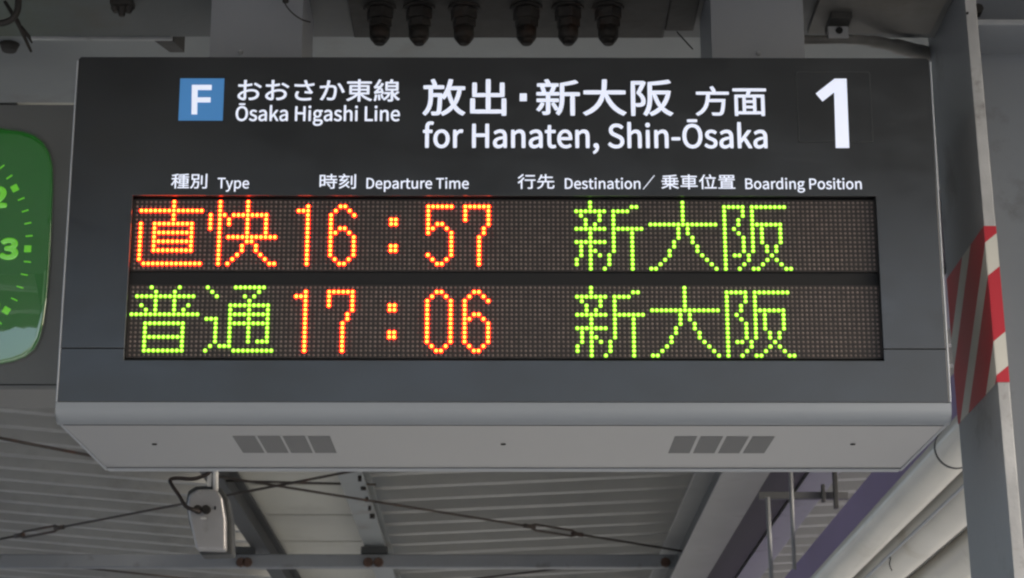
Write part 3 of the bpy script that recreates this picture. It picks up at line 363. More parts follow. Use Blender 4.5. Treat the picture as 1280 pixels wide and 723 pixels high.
# windows of the display, on the face
dx0, dx1 = F(155,450).x, F(1105,450).x
dz1, dz0 = F(630,245).z, F(630,450.5).z
zs = F(630, 436).z                                         # joint between upper and lower panel
g = .0004
MB().prism([(XL+.004,zs+g),(dx0,zs+g),(dx0,dz1),(dx1,dz1),(dx1,zs+g),(XR-.004,zs+g),(XR-.004,zt-.005),(XR-.009,zt),(XL+.009,zt),(XL+.004,zt-.005)], Y0, Y0+.016)\
    .build('upper_face_panel', M['face'], board, bevel=.0012)
MB().prism([(XL+.004,zf),(XR-.004,zf),(XR-.004,zs-g),(dx1,zs-g),(dx1,dz0),(dx0,dz0),(dx0,zs-g),(XL+.004,zs-g)], Y0, Y0+.016)\
    .build('lower_face_panel', M['face'], board, bevel=.0012)
for sx, xa, xb in ((-1, XL, XL+.0036), (1, XR-.0036, XR)):
    MB().box(xa, xb, Y0-.001, Y0+.10, zf+.001, zt-.008).build('side_trim', M['alu'], board, bevel=.001)
# housing behind
MB().prism([(XL+.006,zf+.0),(XR-.006,zf+.0),(XR-.006,zt-.006),(XL+.006,zt-.006)], Y0+.05, Yb-.004).build('housing', M['case'], board, bevel=.006)
# rounded bottom lip
prof = [(Y0+.018,zf-.0005),(Y0+.0012,zf-.0005)]
r_ = .026
for i in range(25):
    a = R(180 + 90*i/24); prof.append((Y0+.0012+.030+.030*math.cos(a), zb+r_+r_*math.sin(a)))
prof.append((Y0+.0311, zb+.004)); prof.append((Y0+.018, zb+.010))
lip = MB(); n = len(prof)
rings = [(XL+.010,.010),(XL+.003,.004),(XL,0),(XR,0),(XR-.003,.004),(XR-.010,.010)]
vs = []
for x, ins in rings:
    for (y, z) in prof: vs.append((x, max(y, Y0+.0012+ins) if y < Y0+.018 else y, max(z, zb+ins*.6) if z < zf-.01 else z))
fs = []
for k in range(len(rings)-1):
    for i in range(n): fs.append((k*n+i, k*n+(i+1)%n, (k+1)*n+(i+1)%n, (k+1)*n+i))
lip.add(vs, fs, False); lip.add(vs, [tuple(range(n-1,-1,-1)), tuple(range((len(rings)-1)*n, len(rings)*n))])
lo = lip.build('bottom_lip', M['lip'], board)
# under side plate, ending in a folded back edge
ya, yz = Y0+.0335, Yb
def under(y): return zb + (zbb-zb)*(y-ya)/(yz-ya)
xi = .010
MB().add([(XL+xi,ya,under(ya)),(XR-xi,ya,under(ya)),(XR-xi,yz-.02,under(yz-.02)),(XL+xi,yz-.02,under(yz-.02)),
          (XL+xi,ya,under(ya)+.01),(XR-xi,ya,under(ya)+.01),(XR-xi,yz-.02,under(yz-.02)+.01),(XL+xi,yz-.02,under(yz-.02)+.01)],
         [(0,1,2,3),(7,6,5,4),(0,4,5,1),(1,5,6,2),(2,6,7,3),(3,7,4,0)]).build('underside_panel', M['bottom'], board, bevel=.001)
MB().box(XL+xi, XR-xi, yz-.0185, yz+.012, zbb-.0035, zbb+.014).build('rear_edge_trim', M['alu'], board, bevel=.002)
MB().box(XL+xi+.001, XR-xi-.001, yz-.0208, yz-.0188, zbb-.0015, zbb+.010).build('fold_line', M['dark'], board)
MB().box(XL+xi+.001, XR-xi-.001, ya-.0012, ya-.0003, zb-.001, zb+.010).build('fold_line', M['dark'], board)
for s in (0, 1):                                            # slanted end caps of the under side
    x = XL+.004 if s == 0 else XR-.010
    MB().add([(x,ya,zb-.001),(x+.006,ya,zb-.001),(x+.006,yz,zbb-.003),(x,yz,zbb-.003),(x,ya,zf),(x+.006,ya,zf),(x+.006,yz,zf),(x,yz,zf)],
             [(0,1,2,3),(7,6,5,4),(0,4,5,1),(1,5,6,2),(2,6,7,3),(3,7,4,0)]).build('end_cap', M['alu'], board, bevel=.001)
# eight perforated vents in two groups of four, three screws
gm = None
yv0 = PZ(630, 545, zb+.004).y; yv1 = PZ(630, 567.5, zb+.006).y
def vent(xc):
    global gm
    if gm is None:
        mb = MB(); hw = .0230
        mb.box(-hw, hw, yv0, yv1, -.0002, .002)
        gm = mb.mesh('vent_grille')
    o = link('vent_grille', gm, None, board)
    if not gm.materials: gm.materials.append(M['grille'])
    ym = (yv0+yv1)/2; sl = math.atan((zbb-zb)/(yz-ya))
    o.rotation_euler = (sl, 0, 0)
    o.location = Vector((xc, ym-ym*math.cos(sl), under(ym)-ym*math.sin(sl)-.0006)) - board.location
for x0p, x1p in ((289.5, 413), (843, 970)):
    xa = PZ(x0p, 545, zb+.003).x; xb = PZ(x1p, 545, zb+.003).x
    for k in range(4): vent(xa + .0245 + (xb-xa-.049)*k/3)
for px in (193, 629, 1066):
    p = PZ(px, 556, zb+.004)
    MB().tube([(p.x,p.y,under(p.y)+.003),(p.x,p.y,under(p.y)-.002)], .0055, 12, False).build('screw', M['dark'], board)

# number panel and lettering
def lb(px0, px1, pb, pt): return (F(px0,(pb+pt)/2).x, F(px1,(pb+pt)/2).x), F(630,pb).z, F(630,pt).z
(nx0, nx1), nz0, nz1 = lb(997, 1089, 177, 90)
npn = MB().prism(rr(nx0, nx1, nz0, nz1, .004), Y0-.0012, Y0+.001).build('number_panel', M['face'], board, bevel=.0005)
o_ = rr(nx0-.001, nx1+.001, nz0-.001, nz1+.001, .005); i_ = rr(nx0+.0008, nx1-.0008, nz0+.0008, nz1-.0008, .0035); k_ = len(o_)
MB().add([(x,Y0-.0016,z) for x,z in o_]+[(x,Y0-.0016,z) for x,z in i_]+[(x,Y0+.001,z) for x,z in o_]+[(x,Y0-.0008,z) for x,z in i_], [f for a in range(k_) for b in [(a+1)%k_] for f in ((a,b,k_+b,k_+a),(a,2*k_+a,2*k_+b,b),(k_+a,k_+b,3*k_+b,3*k_+a))]).build('panel_rim', M['numface'], board)
def poly_letter(name, pts, label, parent, m=M['white'], dy=.0022):
    q = [F(*p) for p in pts]; ps = [(p.x, p.z) for p in q]
    o = MB().prism(ps, Y0-dy, Y0-dy+.0008).build(name, m, parent); o['label'] = label; return o
poly_letter('platform_number', [(1044.5,185.5),(1061.5,185.5),(1058,99),(1043,99),(1019.5,117.5),(1028,127.5),(1042.5,116)], 'large backlit white numeral 1', npn)
(bx0, bx1), bz0, bz1 = lb(224.2, 279.4, 151.5, 99)
bdg = MB().prism([(bx0,bz0),(bx1,bz0),(bx1,bz1),(bx0,bz1)], Y0-.0010, Y0+.001).build('line_badge', M['blue'], board); bdg['label'] = 'backlit blue square line badge with a white F'
poly_letter('badge_letter', [(239.5,143.5),(246.5,143.5),(246.8,128.5),(263.2,128.5),(263.4,122.3),(247,122.3),(247.2,113),(264.6,113),(264.8,106.7),(240,106.7)], 'white letter F', bdg, dy=.0018)
def LT(nm, text, px0, px1, pb, pt, bold, label, **k):
    bx, b, t = lb(px0, px1, pb, pt)
    return lettering(nm, text, bx, b, t, Y0-.0004, M['white'], board, bold*.0017, label=label, **k)
LT('line_name_lettering', 'おおさか東線', 297, 500, 127.6, 99.5, .42, 'white Japanese line name', ink=True)
LT('line_name_lettering', 'Ōsaka Higashi Line', 294.5, 500, 152, 133.5, .42, 'white Latin line name Ōsaka Higashi Line')
LT('direction_lettering', '放出', 528, 633, 145.3, 99, .85, 'large white Japanese characters for Hanaten', ink=True)
mp_ = [F(x, y) for x, y in ((649.5,126.8),(658.5,126.8),(658.5,117.2),(649.7,117.2))]
MB().prism([(p.x,p.z) for p in mp_], Y0-.0012, Y0-.0002).build('lettering_dot', M['white'], board)
LT('direction_lettering', '新大阪', 670, 841.5, 145.3, 99, .85, 'large white Japanese characters for Shin-Osaka', ink=True)
LT('direction_lettering', '方面', 869, 958, 145, 107.5, .6, 'smaller white Japanese characters for direction', ink=True)
LT('direction_lettering', 'for Hanaten, Shin-Ōsaka', 528.5, 959, 185.3, 155, .72, 'white Latin words for Hanaten, Shin-Ōsaka')
for t_, a, b_, tp, bt in (('種別',214,259,218,236.5),('時刻',399.5,445,218,236.5),('行先',647,693,218,236.5),('／',803.5,818.5,219,237),('乗車位置',826.5,919,218,236.5)):
    LT('heading_lettering', t_, a, b_, bt, tp, .16, 'small white Japanese column heading', ink=True)
for t_, a, b_ in (('Type',272,311.5),('Departure Time',458,586),('Destination',706,800.5),('Boarding Position',931.5,1077)):
    LT('heading_lettering', t_, a, b_, 236.3, 223, .22, 'small white column heading reading '+t_)

# --- LED display
Yd = Y0+.016                                                # plane of the boards, set back behind the face
D = lambda px, py: PY(px, py, Yd)
disp = MB().box(dx0-.01, dx1+.01, Yd+.006, Yd+.016, dz0-.01, dz1+.01).build('display_backing', M['dark'], board)
# black frame lining the window
MB().prism([(dx0-.004,dz0-.004),(dx1+.004,dz0-.004),(dx1+.004,dz0),(dx0-.004,dz0)], Y0+.002, Yd+.005).build('window_lining', M['dark'], board)
GL = {}
def G(rows): return [(r, c) for r, cs in rows.items() for c in cs]
def rg(*a):
    out = []
    for x in a:
        if isinstance(x, tuple): out += list(range(x[0], x[1]+1))
        else: out.append(x)
    return out
def allr(base, *rngs):
    out = {k: list(v) for k, v in base.items()}
    for r0, r1, cs in rngs:
        for r in range(r0, r1+1): out.setdefault(r, []); out[r] += [c for c in cs if c not in out[r]]
    return G(out)
GL['直'] = allr({2: rg((1,14)), 5: rg((4,12)), 7: rg((4,12)), 9: rg((4,12)), 11: rg((4,12)), 14: rg((2,14))}, (0,4,[8]), (5,11,[4,12]), (5,13,[1]))
GL['快'] = allr({3: rg(3,(5,12)), 4: [4], 5: [4], 8: rg((4,14)), 9: [8,9], 10: [7,10], 11: [7,10], 12: [6,11], 13: [5,12], 14: [4,13,14]}, (3,6,[0]), (0,14,[2]), (0,8,[8]), (3,7,[12]))
GL['普'] = allr({0: [4,10], 1: [5,9], 2: rg((1,13)), 4: [2,12], 5: [3,11], 6: rg((0,14)), 8: rg((3,11)), 11: rg((3,11)), 14: rg((3,11))}, (3,5,[5,9]), (8,14,[3,11]))
GL['通'] = allr({0: rg(0,(6,12)), 1: [1,11], 2: [2,8,10], 3: [9], 4: rg((5,13)), 6: rg((5,13)), 7: [0,1,2], 8: rg((5,13)), 12: [11,12], 13: [1,3,4], 14: rg(0,(6,14))}, (4,12,[5,9,13]), (13,13,[5]), (8,12,[2]))
GL['新'] = allr({0: [4], 1: [4,13,14], 2: rg((1,7),(9,12)), 3: [2,6], 4: [3,6], 5: [3,5], 6: rg((1,7),(9,15)), 7: [4], 8: [4], 9: rg((1,7)), 10: [2], 11: [2,5], 12: [2,6], 13: [1], 14: [1], 15: [7]},
                (2,11,[9]), (12,14,[8]), (7,15,[13]), (10,15,[4]))
GL['大'] = allr({5: rg((1,15)), 8: [7,10], 9: [6,10], 10: [6,11], 11: [5,11], 12: [5,12], 13: [4,13], 14: [3,14], 15: [1,2,15]}, (0,4,[8]), (6,7,[7,9]))
GL['阪'] = allr({1: rg((1,5),(7,14)), 2: [5], 3: [5], 4: [4], 5: rg(4,(7,13)), 6: [3], 7: [4], 12: [3,4,6,11], 13: [6,10,12], 14: [5,9,13], 15: [4,7,8,14,15]},
                (1,15,[1]), (2,11,[7]), (6,9,[9,13]), (8,11,[5]), (10,11,[10,12]))
GL['0'] = allr({1: [2,3], 2: [1,4], 13: [1,4], 14: [2,3]}, (3,12,[0,5]))
GL['1'] = allr({2: [0,1]}, (1,14,[2]))
GL['5'] = allr({1: rg((0,5)), 5: [2,3], 6: [1,4], 7: [5], 12: [0], 13: [1,4], 14: [2,3]}, (2,7,[0]), (8,12,[5]))
GL['6'] = allr({1: [2,3], 2: [1,4], 3: [5], 6: [2,3], 7: [1,4], 13: [1,4], 14: [2,3]}, (3,12,[0]), (8,12,[5]))
GL['7'] = allr({1: rg((0,5)), 6: [4], 7: [4]}, (2,4,[0,5]), (5,5,[5]), (8,14,[3]))
GL[':a'] = allr({4: [0,1], 5: [0,1]}); GL[':b'] = allr({10: [0,1], 11: [0,1]})
lines = [
    (253.4, 336.0, [('直',0,'red'),('快',16,'red'),('1',35,'red'),('6',42,'red'),(':',55,'red'),('5',63,'red'),('7',71,'red'),('新',94,'green'),('大',110,'green'),('阪',126,'green')]),
    (360.0, 444.6, [('普',0,'green'),('通',16,'green'),('1',35,'red'),('7',42,'red'),(':',55,'red'),('0',63,'red'),('6',71,'red'),('新',94,'green'),('大',110,'green'),('阪',126,'green')])]
xc0 = (D(171.9,253.4).x + D(166.1,360).x)/2; xc1 = (D(1089.3,253.4).x + D(1094.5,360).x)/2
PIT = (xc1-xc0)/159
LED_R = PIT*.29; LED_L = PIT*.465  # lit domes made wider than unlit ones to imitate bloom
def dome(mb, x, y, z, r, seg=8, h=.5):
    vs = []
    for rr_, dy in ((1,0),(.64,h*.8)):
        for k in range(seg):
            a = 2*math.pi*(k+.5)/seg; vs.append((x+r*rr_*math.cos(a), y-r*dy, z+r*rr_*math.sin(a)))
    vs.append((x, y-r*h, z))
    fs = [(k,(k+1)%seg,seg+(k+1)%seg,seg+k) for k in range(seg)] + [(seg+k,seg+(k+1)%seg,2*seg) for k in range(seg)]
    mb.add(vs, fs, True)
    mb.core = getattr(mb, 'core', []) + [0]*seg + [1]*seg
names = {'red':'orange','green':'yellow-green'}
for li, (ya_, yb_, chars) in enumerate(lines):
    z0_, z1_ = D(630,ya_).z, D(630,yb_).z; pz = (z0_-z1_)/15
    px_m = 1.15*PIT
    bd = MB().box(xc0-PIT*.75, xc1+PIT*.75, Yd, Yd+.005, z1_-pz*.62, z0_+pz*.62).build('led_module', M['board'], board)
    bd['label'] = ('upper' if li == 0 else 'lower')+' LED matrix module of the display'
    lit = {}
    chars = [q for c_ in chars for q in ([(':a',c_[1],c_[2]),(':b',c_[1],c_[2])] if c_[0] == ':' else [c_])]
    for ci, (ch, off, colr) in enumerate(chars):
        mb = MB()
        for r, c in GL[ch]:
            lit[(r, c+off)] = 1
            dome(mb, xc0+(c+off)*PIT, Yd-.0004, z0_-r*pz, LED_L, 10, .55)
        o = mb.build('led_character', M[colr], bd, weld=False)
        o.data.materials.append(M[colr+'core'])
        o.data.polygons.foreach_set('material_index', mb.core); o.data.update()
        o['label'] = ('lit %s dot character %s' % (names[colr], ch)) if ch[0] != ':' else 'lit orange square point of a colon'
    mb = MB()
    for r in range(16):
        for c in range(160):
            if (r, c) not in lit: dome(mb, xc0+c*PIT, Yd-.0004, z0_-r*pz, LED_R, 8, .5)
    o = mb.build('unlit_led_dots', M['lens'], bd, weld=False); o['kind'] = 'stuff'

# ================================================================== HANGERS AND BEAMS ABOVE
ZB = 2.0+H                                                  # under side of the carrying beam
def hanger(pa, pb, label, screw_px):
    t = thing('hanger_post', label, 'hanger post', (PY((pa+pb)/2, 60, 4.34).x, 4.45, zt), 'box posts that carry the departure board')
    xa, xb = PY(pa, 40, 4.34).x, PY(pb, 40, 4.34).x
    # sheet metal box: four sheets
    MB().box(xa, xb, 4.34, 4.344, zt-.004, ZB+.25).build('front_sheet', M['post'], t, bevel=.0008)
    MB().box(xa, xa+.004, 4.345, 4.58, zt-.004, ZB+.25).build('side_sheet', M['post'], t)
    MB().box(xb-.004, xb, 4.345, 4.58, zt-.004, ZB+.25).build('side_sheet', M['post'], t)
    MB().box(xa, xb, 4.581, 4.585, zt-.004, ZB+.25).build('rear_sheet', M['post'], t)
    for px, py in screw_px:
        p = PY(px, py, 4.34)
        MB().tube([(p.x,4.341,p.z),(p.x,4.336,p.z)], [.006,.004], 8, False).build('screw', M['screw'], t)
    return t
hanger(263, 378, 'left of the two grey box posts above the departure board', [(301,65.5)])
hanger(889, 1005, 'right of the two grey box posts above the departure board', [(948,67)])

cb = thing('carrying_beam', 'dark grey steel beam across the top of the photo, just above the departure board', 'steel beam', (0, 4.4, ZB))
ylip = PZ(630, 47, ZB).y
MB().box(-2.6, 1.02, 3.9, ylip, ZB, ZB+.014).build('bottom_flange', M['beam'], cb, bevel=.002)
MB().box(-2.6, 1.02, 4.15, 4.17, ZB+.0145, ZB+.5).build('web', M['beam'], cb)
xs0, xs1 = PZ(40,49,ZB).x, PZ(216,49,ZB).x
MB().box(xs0, xs1, ylip+.001, ylip+.012, ZB-.006, ZB+.012).build('edge_strip', M['edge'], cb, bevel=.002)
xr0, xr1 = PZ(1008,40,ZB).x, 1.0
MB().box(xr0, xr1, 3.95, PZ(630,42,ZB-.012).y, ZB-.012, ZB-.001).build('gusset_plate', M['gusset'], cb, bevel=.002)
# sloping dark piece standing in for the slanted shadow where the strip ends
p0, p1 = PZ(216,50,ZB-.004), PZ(226,72,ZB-.004)
MB().add([(p0.x-.045,p0.y+.014,ZB-.002),(p0.x,p0.y+.014,ZB-.002),(p1.x,p1.y+.05,ZB+.03),(p1.x-.035,p1.y+.05,ZB+.03),
          (p0.x-.045,p0.y+.014,ZB+.06),(p0.x,p0.y+.014,ZB+.06),(p1.x,p1.y+.05,ZB+.09),(p1.x-.035,p1.y+.05,ZB+.09)],
         [(0,1,2,3),(7,6,5,4),(0,4,5,1),(1,5,6,2),(2,6,7,3),(3,7,4,0)]).build('bracket', M['plate'], cb)

bp_ = thing('bearing_plate', 'grimy dark steel plate with six big rusty bolts, above the middle of the board', 'bolted plate', (0, 4.4, ZB-.02))
xa, xb = PZ(442,44,ZB-.016).x, PZ(866,44,ZB-.016).x
xm = PZ(830,44,ZB-.016).x
yp = PZ(630,48,ZB-.016).y; yp2 = PZ(630,40,ZB-.016).y
MB().prism([(xa,ZB-.016),(xm,ZB-.016),(xm,ZB-.001),(xa,ZB-.001)], 4.0, yp).build('plate', M['plate'], bp_, bevel=.003)
MB().prism([(xm+.001,ZB-.014),(xb,ZB-.014),(xb,ZB-.001),(xm+.001,ZB-.001)], 4.0, yp2).build('plate', M['plate'], bp_, bevel=.003)
def hexa(mb, x, y, z0, z1, r, rot=0):
    mb.tube([(x,y,z0),(x,y,z1)], r, 6, False)
for i, px in enumerate((475, 524, 580, 658, 710, 760)):
    p = PZ(px, 17, ZB-.03)
    x, y = p.x, p.y
    b = MB(); b.tube([(x,y,ZB-.017),(x,y,ZB-.098),(x,y,ZB-.106)], [.0175,.0175,.011], 14)
    bo = b.build('bolt', M['bolt'], bp_)
    k = MB(); k.tube([(x,y,ZB-.0165),(x,y,ZB-.022)], .037, 18, False); k.build('washer', M['bolt'], bo, bevel=.001)
    k = MB(); hexa(k, x, y, ZB-.0225, ZB-.047, .0315); k.build('nut', M['bolt'], bo, bevel=.002)
    k = MB(); hexa(k, x+.001, y, ZB-.0475, ZB-.066, .0275); k.build('nut', M['bolt'], bo, bevel=.002)
    k = MB(); k.tube([(x,y,ZB-.0665),(x,y,ZB-.088),(x,y,ZB-.096)], [.0235,.0235,.019], 12); k.build('cap', M['bolt'], bo)

# wide pale beam behind
Y1, Y2 = 4.92, PZ(630,130,2.13+H).y
rb = MB().box(-3.0, 1.9, Y1, Y2, 2.13+H, 2.9+H).build('rear_beam', M['beam2'], bevel=.004)
tag(rb, 'wide pale grey box beam behind the carrying beam, seen from below at upper left', 'steel beam')
# something to close the view above
ub = MB().box(-3.0, 2.6, 3.0, 3.85, ZB+.1, ZB+.6).build('cross_beam', M['beam'], bevel=.004)
tag(ub, 'grey cross beam over the platform nearest to the camera, above the frame', 'steel beam')

# small clamp, cables top left
def path(pts): return [PY(a, b, c) for a, b, c in pts]
def smooth(pts, k=6):
    out = []
    P = [pts[0]] + list(pts) + [pts[-1]]
    for i in range(1, len(P)-2):
        for j in range(k):
            t = j/k; a, b, c, d = P[i-1], P[i], P[i+1], P[i+2]
            out.append(.5*((2*b)+(-a+c)*t+(2*a-5*b+4*c-d)*t*t+(-a+3*b-3*c+d)*t*t*t))
    out.append(P[-2]); return out
cl = thing('cable_clamp', 'dark rusty clamp with bolt ends poking below the beam at upper left', 'clamp', (PZ(153,6,ZB).x, 4.5, ZB))
p = PZ(153, 6, ZB-.01)
MB().box(p.x-.026, p.x+.026, p.y-.02, p.y+.02, ZB-.016, ZB-.001).build('clamp_plate', M['bolt'], cl, bevel=.003)
for dx, ln in ((-.016,.028), (0,.038), (.017,.030)):
    MB().tube([(p.x+dx,p.y,ZB-.0165),(p.x+dx*.8,p.y,ZB-ln)], [.011,.007], 8).build('bolt', M['bolt'], cl, weld=False)
c1 = MB().tube(smooth(path([(22,-20,4.3),(23,2,4.3),(20,18,4.3),(10,27,4.3),(-6,30,4.3),(-30,30,4.3)])), .0075, 10).build('cable', M['cable'])
tag(c1, 'thick black cable loop in the top left corner of the photo', 'cable')
c2 = thing('steel_strap', 'thin dark forked strap hanging beside the black cable at top left', 'strap', tuple(PY(25,30,4.4)))
MB().tube(path([(6,2,4.4),(22,28,4.4),(39,65,4.4)]), [.004,.006,.003], 6).build('strap_arm', M['bolt'], c2)
MB().tube(path([(26,34,4.4),(36,46,4.4),(40,54,4.4)]), [.005,.004,.002], 6).build('strap_arm', M['bolt'], c2)
p = PZ(12, 55, 2.13+H)
rv = MB().tube([(p.x,p.y,2.13+H-.0005),(p.x,p.y,2.13+H-.02)], [.026,.018], 12).build('bolt_head', M['plate']); tag(rv, 'dark round bolt head under the pale beam near the left edge', 'bolt')
c3 = MB().tube(smooth(path([(354,-6,4.30),(356,4,4.30),(364,15,4.30),(376,24,4.31),(388,28,4.32)])), .0016, 6).build('wire', M['cable'])
tag(c3, 'thin black wire curling in front of the left hanger post', 'wire')
MBk = MB().tube([PY(357,3,4.305),PY(357,-6,4.305)], .007, 8).build('wire_clip', M['cable'], c3)
c4 = MB().tube(path([(846,40,4.6),(866,62,4.6)]), .0016, 6).build('wire', M['cable']); tag(c4, 'short thin wire end left of the right hanger post', 'wire')

# conduit with saddle, top right
cdt = thing('conduit', 'grey bent conduit pipe with a saddle clamp above the right end of the board', 'conduit', tuple(PY(1080,52,4.7)))
MB().tube(smooth(path([(985,50,4.56),(1020,50,4.56),(1060,49.5,4.57),(1090,52,4.60),(1120,58,4.66),(1150,66,4.74),(1185,76,4.84)])), [.0105]*6+[.0105]*6+[.0115]*6+[.014]*6+[.018]*6+[.020]*7, 14).build('pipe', M['conduit'], cdt)
p = PY(1046, 47, 4.57)
MB().box(p.x-.024, p.x+.024, 4.545, 4.551, p.z-.012, p.z+.018).build('saddle_plate', M['edge'], cdt, bevel=.004)
MB().tube([(p.x+.002,4.5448,p.z+.006),(p.x+.002,4.5410,p.z+.006)], .0085, 8).build('saddle_hole', M['dark'], cdt)
MB().box(p.x-.022, p.x+.026, 4.50, 4.60, p.z+.0185, ZB-.0125).build('saddle_base', M['plate'], cdt, bevel=.001)


# ================================================================== COLUMN ON THE RIGHT
YC0, YC1 = 4.35, 4.75
zc = 1.0+H
def cxz(z): return 1.030 - (z-(1.42+H))*.019                # the flange leans a little
col_ = thing('steel_column', 'blue grey steel H column at the right edge with a red and white warning band', 'column', (1.2, 4.55, 0))
def slab(name, dx0_, dx1_, y0, y1, z0, z1, m, parent, bev=0):
    vs = [(cxz(z)+dx, y, z) for dx in (dx0_,dx1_) for y in (y0,y1) for z in (z0,z1)]
    return MB().add(vs, [(0,1,3,2),(4,6,7,5),(0,4,5,1),(2,3,7,6),(0,2,6,4),(1,5,7,3)]).build(name, m, parent, bevel=bev)
ft = .0235
slab('flange', 0, ft, YC0+.004, YC1, 0, 3.2+H, M['column'], col_)
slab('flange_edge', -.0005, ft+.0005, YC0, YC0+.0035, 0, 3.2+H, M['edge'], col_, .0012)
slab('web', ft+.001, .40, 4.54, 4.556, 0, 3.2+H, M['column'], col_)
slab('flange', .401, .401+ft, YC0, YC1, 0, 3.2+H, M['column'], col_)
zst = PY(1240, 27, YC0).z
slab('stiffener', ft+.001, .40, YC0+.02, 4.539, zst, zst+.014, M['column'], col_, .002)
p = PY(1209,17,YC0); MB().tube([(p.x,YC0+.001,p.z),(p.x,YC0-.003,p.z)], .003, 8).build('rivet', M['dark'], col_)
p = PY(1219,8,4.5); MB().tube([(p.x+.01,4.539,p.z),(p.x+.01,4.51,p.z)], .012, 8).build('bolt', M['plate'], col_)
zt0, zt1 = PY(1243,478,YC0).z, PY(1230,283,YC0).z
tp = tape_mat(.222, .075,   .83, 1.100+H, YC0)
slab('warning_band', -.0022, -.0007, YC0-.0015, YC1-.002, zt0, zt1, tp, col_)['label'] = 'red and white striped warning tape on the flange face'
slab('warning_band', -.0006, ft+.0012, YC0-.0018, YC0-.0003, zt0, zt1, tp, col_)['label'] = 'red and white striped warning tape on the flange edge'

# ================================================================== CLOCK ON THE LEFT
YK = 5.0
K = lambda px, py: PY(px, py, YK)
kz0, kz1 = K(60,487).z, K(60,131).z
ck = thing('platform_clock', 'green backlit platform clock in a grey housing, cut by the left edge of the photo', 'clock', (K(-124,313).x, YK, kz0))
kcx = K(-124, 313).x; kcz = K(-124, 313).z
kx1 = K(66,300).x
hx1 = K(103,300).x; hx0 = 2*kcx-hx1
MB().prism([(hx0,kz0),(hx1,kz0),(hx1,kz1),(hx0,kz1)], YK, YK+.20).build('housing', M['housing'], ck, bevel=.003)
MB().box(hx0+.004, hx1-.004, YK-.0012, YK+.0, kz0+.010, kz0+.0125).build('housing_seam', M['dark'], ck)
pts = [(-124,141),(-90,143),(-50,149),(-15,158),(8,163),(30,166),(44,171),(54,179),(62,192),(66,208),(66.5,235),(65,280),(63,320),(61,350),(58.5,380),(55,405),(50,425),(43,438),(32,447),(18,452.5),(0,456),(-30,461),(-70,466),(-124,469)]
def outl(s, Y):
    q = [K(*p) for p in pts]; right = [(kcx+(p.x-kcx)*s, kcz+(p.z-kcz)*s) for p in q]
    left = [(2*kcx-x, z) for x, z in right[1:-1]]
    return left[::-1][::-1], right
def ring_poly(s):
    l_, r_2 = outl(s, 0)
    return (r_2 + l_[::-1])[::-1]
MB().prism(ring_poly(1.008), YK-.004, YK-.0002).build('bezel', M['housing'], ck, bevel=.002)
# slightly domed glass
mb = MB(); vs = []; fs = []
base = ring_poly(1.0); nb = len(base)
lev = [(1.0,0),(.997,.004),(.993,.0070),(.985,.0085),(.97,.0090),(.8,.0094),(.5,.0096)]
for s_, d_ in lev:
    for x, z in base: vs.append((kcx+(x-kcx)*s_, YK-.0065-d_*.5, kcz+(z-kcz)*s_))
vs.append((kcx, YK-.0065-.0049, kcz))
for i in range(len(lev)-1):
    for k_ in range(nb): fs.append((i*nb+k_, i*nb+(k_+1)%nb, (i+1)*nb+(k_+1)%nb, (i+1)*nb+k_))
for k_ in range(nb): fs.append(((len(lev)-1)*nb+k_, (len(lev)-1)*nb+(k_+1)%nb, len(lev)*nb))
mb.add(vs, fs, True); mb.build('face_glass', M['cgreen'], ck)
RK = K(36,313).x - kcx
YF = YK-.0125
for i in range(60):
    a = R(6*i); sx, cz_ = math.sin(a), math.cos(a)
    r0, hw = (RK, .0085) if i % 5 == 0 else (RK+.003, .0016)
    hl = .0085 if i % 5 == 0 else .0085
    vs = []
    for da, db in ((-hl,-hw),(hl,-hw),(hl,hw),(-hl,hw)):
        rr2 = r0+da; vs.append((kcx + sx*rr2 + cz_*db, kcz + cz_*rr2 - sx*db))
    MB().prism(vs[::-1], YF-.0006, YF).build('hour_mark' if i % 5 == 0 else 'minute_mark', M['clit'], ck)
for i in range(1, 13):
    a = R(30*i); rn = RK-.046
    x, z = kcx+math.sin(a)*rn, kcz+math.cos(a)*rn
    s = str(i); hw = .0235*(1 if len(s) == 1 else 1.7)
    lettering('clock_numeral', s, (x-hw, x+hw), z-.0285, z+.0285, YF, M['clit'], ck, .0042, depth=.0006, ink=True)
def hand(ang, ln, wd, nm):
    a = R(ang); s, c = math.sin(a), math.cos(a)
    vs = [(kcx+s*r+c*q, kcz+c*r-s*q) for r, q in ((-.04,-wd),(ln,-wd*.6),(ln,wd*.6),(-.04,wd))]
    MB().prism(vs[::-1], YF-.003, YF-.0015).build(nm, M['dark'], ck)
hand(145, .14, .008, 'hour_hand'); hand(318, .19, .006, 'minute_hand')

